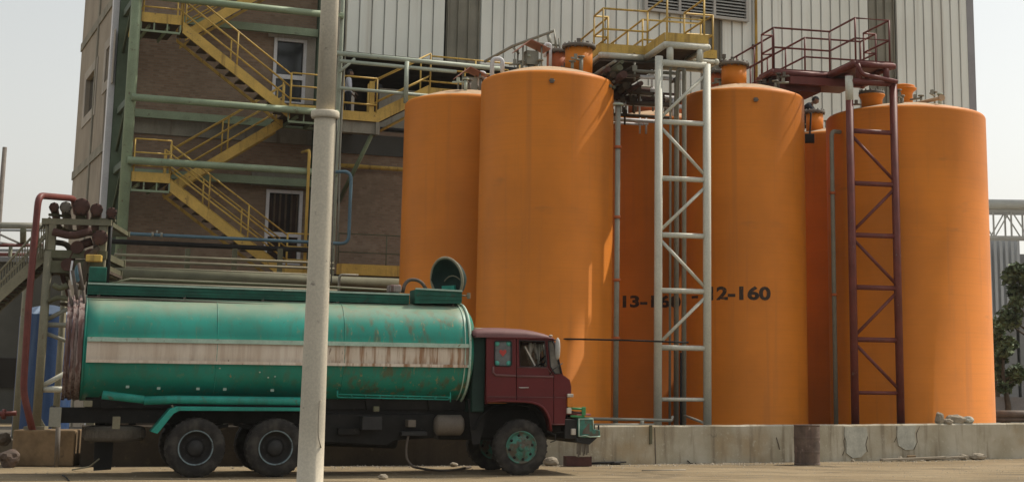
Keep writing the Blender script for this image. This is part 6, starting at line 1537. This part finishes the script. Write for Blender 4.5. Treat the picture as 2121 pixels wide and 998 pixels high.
def tree(x, yb_, Y, yt_, spread, n, seed, label, group='trees at the right edge', lean=0):
    rnd = random.Random(seed); p = at(x, yb_, Y); base = Vector((p.x, Y, 0)); zt = at(x, yt_, Y).z; zb = at(x, yb_, Y).z
    t = thing('tree', label, 'tree', base, group)
    mb = MB(); hT = zt - .3; mb.tube([base, base + Vector((.1, 0, hT * .3)), base + Vector((-.05, 0, hT * .6)), base + Vector((lean * .5, 0, hT * .95))], [.13, .11, .07, .02], 8)
    cl = []
    for k in range(16):
        h = zb + (zt - zb) * rnd.uniform(.08, .97); a = rnd.uniform(0, 6.28); w_ = spread * (1 - .75 * abs((h - zb) / (zt - zb) - .35)) * rnd.uniform(.4, 1.0)
        c = base + Vector((w_ * cos(a) + lean * (h - zb) / (zt - zb), w_ * sin(a), h)); cl.append((c, rnd.uniform(.28, .55) * spread * .7)); s = base + Vector((0, 0, max(.6, h - w_ * .8))); mb.tube([s, s.lerp(c, .6) + Vector((0, 0, -.05)), c], [.045, .03, .012], 5)
    build(mb, 'trunk', M['bark'], t)
    mb = MB()
    for k in range(n):
        c, r_ = rnd.choice(cl); d = Vector((rnd.gauss(0, 1), rnd.gauss(0, 1), rnd.gauss(0, .8))).normalized() * r_ * rnd.uniform(.25, 1.15); q = c + d
        X = Vector((rnd.gauss(0, 1), rnd.gauss(0, 1), rnd.gauss(0, .6))).normalized(); Yv = X.cross(Vector((rnd.gauss(0, 1), rnd.gauss(0, 1), rnd.gauss(0, 1)))).normalized(); s = rnd.uniform(.08, .17)
        mb.add([q - X * s, q + Yv * s * .45, q + X * s, q - Yv * s * .45], [(0, 1, 2, 3)])
    build(mb, 'crown', M['leaf'], t, normals=False)
tree(2132, 765, 60, 545, 1.05, 7000, 2, 'taller dark tree cut by the right edge of the picture')
tree(2082, 815, 58, 672, .62, 4200, 5, 'lower bushy tree between the widest tank and the taller tree')
tree(2062, 800, 62, 655, .4, 2000, 8, 'slim tree sprig against the sunlit edge of the widest tank')

# ------------------------------------------------------------------ people
def skin_body(chains, radii, joints, lvl=2):
    vs = []; es = []; idx = {}
    for ch in chains:
        for a, b in zip(ch, ch[1:]):
            for k in (a, b):
                if k not in idx: idx[k] = len(vs); vs.append(joints[k])
            es.append((idx[a], idx[b]))
    me = bpy.data.meshes.new('sk'); me.from_pydata([tuple(v) for v in vs], es, []); o = bpy.data.objects.new('sk', me); C.objects.link(o)
    m = o.modifiers.new('s', 'SKIN'); m.use_smooth_shade = True
    for k, i in idx.items():
        r = radii[k]; me.skin_vertices[0].data[i].radius = (r, r) if not isinstance(r, tuple) else r
    me.skin_vertices[0].data[0].use_root = True
    s = o.modifiers.new('ss', 'SUBSURF'); s.levels = s.render_levels = lvl
    bpy.context.view_layer.update(); dg = bpy.context.evaluated_depsgraph_get()
    r = bpy.data.meshes.new_from_object(o.evaluated_get(dg)); out = ([v.co.copy() for v in r.vertices], [list(p.vertices) for p in r.polygons])
    bpy.data.objects.remove(o); bpy.data.meshes.remove(me); bpy.data.meshes.remove(r); return out
def person(base, face, J, label, top, bottom, group=None):
    """J: joints in local coords (x right, y forward, z up), face: yaw of the forward axis"""
    t = thing('person', label, 'person', base, group)
    f = Vector((cos(face), sin(face), 0)); r = Vector((sin(face), -cos(face), 0)); L2W = lambda p: Vector(base) + r * p[0] + f * p[1] + Vector((0, 0, p[2]))
    W_ = {k: L2W(v) for k, v in J.items() if k != 'tilt'}
    R = dict(pelvis=.115, waist=.105, chest=.125, neckb=.06, neck=.052, shL=.06, shR=.06, elL=.042, elR=.042, wrL=.028, wrR=.028, hiL=.085, hiR=.085, knL=.058, knR=.058, anL=.038, anR=.038, toL=.035, toR=.035)
    ch = [['pelvis', 'waist', 'chest', 'neckb', 'neck']]
    for s in 'LR': ch += [['chest', 'sh' + s, 'el' + s, 'wr' + s], ['pelvis', 'hi' + s, 'kn' + s, 'an' + s, 'to' + s]]
    mb = MB(); mb.add(*skin_body(ch, R, W_), smooth=True)
    # head with nose, ears, chin
    hd = W_['head']; hf = (f * cos(J['tilt']) + Vector((0, 0, sin(J['tilt'])))).normalized(); hu = (Vector((0, 0, 1)) * cos(J['tilt']) - f * sin(J['tilt'])).normalized()
    bm = bmesh.new(); bmesh.ops.create_icosphere(bm, subdivisions=4, radius=1)
    vv = []
    for v in bm.verts:
        p = v.co; w_ = .078 * (1 - .16 * max(0, -p.z)); x, y, z = p.x * w_, p.y * .098, p.z * .118
        if p.z < -.2 and p.y > 0: y += .012 * (-p.z)
        g_ = math.exp(-((p.x / .16) ** 2 + ((p.z + .12) / .2) ** 2)); y += .026 * g_ * (p.y > 0)
        for sx_ in (-.36, .36): y -= .010 * math.exp(-(((p.x - sx_) / .15) ** 2 + ((p.z - .08) / .1) ** 2)) * (p.y > 0)
        y -= .005 * math.exp(-((p.x / .3) ** 2 + ((p.z + .48) / .05) ** 2)) * (p.y > 0)
        vv.append(hd + r * x + hf * y + hu * z)
    mb.add(vv, [[q.index for q in fc.verts] for fc in bm.faces], True); bm.free()
    for sx_ in (-1, 1): mb.lathe([(.001, -.012), (.03, -.006), (.03, .006), (.001, .012)], hd + r * (.078 * sx_), 10, (hf * .7, hu, r), sx=1, sy=1)
    # hands: palm, four fingers and a thumb, curled
    for s in 'LR':
        wv = W_['wr' + s]; dv = (wv - W_['el' + s]).normalized(); sd = dv.cross(f if abs(dv.dot(f)) < .8 else Vector((0, 0, 1))).normalized(); pn = dv.cross(sd)
        mb.box(wv + dv * .045, (.075, .09, .028), (sd, dv, pn))
        for k in range(4):
            b = wv + dv * .085 + sd * (-.027 + .018 * k); l_ = (.06, .072, .075, .058)[k]; mb.tube([b, b + dv * l_ * .5 + pn * .008, b + dv * l_ * .85 + pn * .03], [.009, .0085, .007], 6)
        b = wv + dv * .02 + sd * .038; mb.tube([b, b + sd * .03 + dv * .03, b + sd * .035 + dv * .06 + pn * .012], [.012, .011, .008], 6)
    build(mb, 'body', M['skin'], t)
    # clothes: slightly larger skins over the same joints
    e = lambda k, g_: (R[k] if not isinstance(R[k], tuple) else R[k]) * g_ + .012
    Rt = {k: e(k, 1.12) for k in R}; W2 = dict(W_)
    for s in 'LR': W2['cu' + s] = W_['el' + s].lerp(W_['wr' + s], .25); Rt['cu' + s] = .055
    mb = MB(); mb.add(*skin_body([['pelvis', 'waist', 'chest', 'neckb']] + [['chest', 'sh' + s, 'el' + s, 'cu' + s] for s in 'LR'], Rt, W2), smooth=True); build(mb, 'shirt', M[top], t)
    mb = MB(); Rb = {k: e(k, 1.16) for k in R}; mb.add(*skin_body([['pelvis', 'hi' + s, 'kn' + s, 'an' + s] for s in 'LR'] + [['pelvis', 'waist']], Rb, W_), smooth=True); build(mb, 'trousers', M[bottom], t)
    mb = MB()
    for s in 'LR':
        a = W_['an' + s]; b = W_['to' + s]; d = (b - a); d.z = 0; d = d.normalized() if d.length > .01 else f; mb.box(Vector((a.x, a.y, b.z - .005)) + d * .07, (.09, .27, .07), (d.cross(Vector((0, 0, 1))), d, Vector((0, 0, 1))))
    build(mb, 'shoes', M['black'], t, bevel=.02)
    # hair cap
    bm = bmesh.new(); bmesh.ops.create_icosphere(bm, subdivisions=3, radius=1); keep = {}
    mb = MB(); vs = []; 
    for v in bm.verts: p = v.co; k = 1.09 + .05 * noise.noise(p * 4); vs.append(hd + r * (p.x * .080 * k) + hf * (p.y * .100 * k - .008) + hu * (p.z * .118 * k))
    fs = [[q.index for q in fc.verts] for fc in bm.faces if (fc.calc_center_median().z > .42 or (fc.calc_center_median().y < -.05 and fc.calc_center_median().z > -.35))]
    mb.add(vs, fs, True); bm.free(); build(mb, 'hair', M['hair'], t, normals=False)
    return t
stand = dict(pelvis=(0, 0, .95), waist=(0, .01, 1.10), chest=(0, 0, 1.32), neckb=(0, 0, 1.47), neck=(0, .015, 1.54), head=(0, .04, 1.63), tilt=-.05,
             shL=(-.18, 0, 1.41), shR=(.18, 0, 1.41), elL=(-.25, .02, 1.13), elR=(.25, .04, 1.13), wrL=(-.22, .18, .98), wrR=(.22, .2, 1.0),
             hiL=(-.09, 0, .90), hiR=(.09, 0, .90), knL=(-.10, .03, .50), knR=(.11, .04, .50), anL=(-.11, 0, .09), anR=(.12, .02, .09), toL=(-.12, .13, .04), toR=(.13, .15, .04))
pp = FC.at(719, 240, 1.6)
person((pp.x, pp.y, ZP), radians(24 - 12), stand, 'person in white shirt and dark trousers standing at the gallery rail', 'shirt', 'trouser')
pp = FC.at(778, 240, -1.2)
person((pp.x, pp.y, ZG - .02), radians(24 - 60), stand, 'person in grey shirt dimly seen standing back inside the gallery', 'greyshirt', 'trouser')
squat = dict(pelvis=(0, -.12, .30), waist=(0, -.04, .42), chest=(0, .14, .60), neckb=(0, .24, .70), neck=(0, .30, .75), head=(0, .37, .80), tilt=-.5,
             shL=(-.18, .18, .64), shR=(.18, .18, .64), elL=(-.24, .36, .44), elR=(.24, .36, .44), wrL=(-.12, .5, .28), wrR=(.12, .5, .30),
             hiL=(-.10, -.10, .28), hiR=(.10, -.10, .28), knL=(-.20, .26, .44), knR=(.20, .26, .44), anL=(-.16, .02, .09), anR=(.16, .02, .09), toL=(-.18, .15, .04), toR=(.18, .15, .04))
hx = at(1664, 226, 44.0 * K); zz = dome_z(TF, hx.x, 44.0 * K)
person((hx.x, 44.0 * K, zz + .16), radians(-20), squat, 'person in dark overalls crouching on the shaded tank top under the maroon walkway', 'overall', 'overall')

# ------------------------------------------------------------------ warm dusty air
hz_ = MB(); hz_.box((5, 58, 12.2), (150, 130, 26.4))
vm = bpy.data.materials.new('dusty_air'); vm.use_nodes = True; vn = vm.node_tree; vn.nodes.clear()
vo = vn.nodes.new('ShaderNodeOutputMaterial'); pv = vn.nodes.new('ShaderNodeVolumePrincipled'); pv.inputs['Color'].default_value = (.95, .92, .85, 1); pv.inputs['Density'].default_value = .0002; pv.inputs['Anisotropy'].default_value = .2
vn.links.new(pv.outputs[0], vo.inputs['Volume'])
ha = build(hz_, 'haze', vm); ha['kind'] = 'stuff'; ha['label'] = 'thin warm dusty air over the yard'
# ------------------------------------------------------------------ camera, sky, sun
cam = bpy.data.cameras.new('Camera'); co = bpy.data.objects.new('Camera', cam); C.objects.link(co)
co.matrix_world = Matrix.Translation(CAM) @ Matrix((RC, UC, -FW)).transposed().to_4x4()
cam.sensor_width = 36; cam.lens = FPX / W * 36; cam.shift_x = (W / 2 - PPX) / W; cam.shift_y = -(H / 2 - PPY) / W
cam.clip_start = .1; cam.clip_end = 2500
bpy.context.scene.camera = co
SUN_EL, SUN_AZ = radians(54), radians(54)       # azimuth from +Y towards +X: behind the scene, to the right
sdir = Vector((sin(SUN_AZ) * cos(SUN_EL), cos(SUN_AZ) * cos(SUN_EL), sin(SUN_EL)))
li = bpy.data.lights.new('Sun', 'SUN'); li.energy = 3.2; li.angle = radians(.6); li.color = (1, .93, .80)
so = bpy.data.objects.new('Sun', li); C.objects.link(so); so.rotation_euler = sdir.to_track_quat('Z', 'Y').to_euler(); so.location = (10, 10, 40)
wd = bpy.data.worlds.new('World'); bpy.context.scene.world = wd; wd.use_nodes = True
nt = wd.node_tree; bg = nt.nodes['Background']
sk = nt.nodes.new('ShaderNodeTexSky'); sk.sky_type = 'NISHITA'; sk.sun_disc = False; sk.sun_elevation = SUN_EL; sk.sun_rotation = SUN_AZ
sk.air_density = 2.0; sk.dust_density = 2.0; sk.ozone_density = 1.0; sk.altitude = 0
hsv = nt.nodes.new('ShaderNodeHueSaturation'); hsv.inputs['Saturation'].default_value = .2
nt.links.new(sk.outputs[0], hsv.inputs['Color']); nt.links.new(hsv.outputs[0], bg.inputs['Color']); bg.inputs['Strength'].default_value = .13
sc = bpy.context.scene
sc.view_settings.view_transform = 'Standard'; sc.view_settings.look = 'None'; sc.view_settings.gamma = 1; sc.view_settings.exposure = .1
sc.render.engine = 'CYCLES'; sc.cycles.max_bounces = 6; sc.cycles.diffuse_bounces = 1; sc.cycles.volume_bounces = 0; sc.cycles.use_denoising = True
sc.render.resolution_x = 1024; sc.render.resolution_y = 481
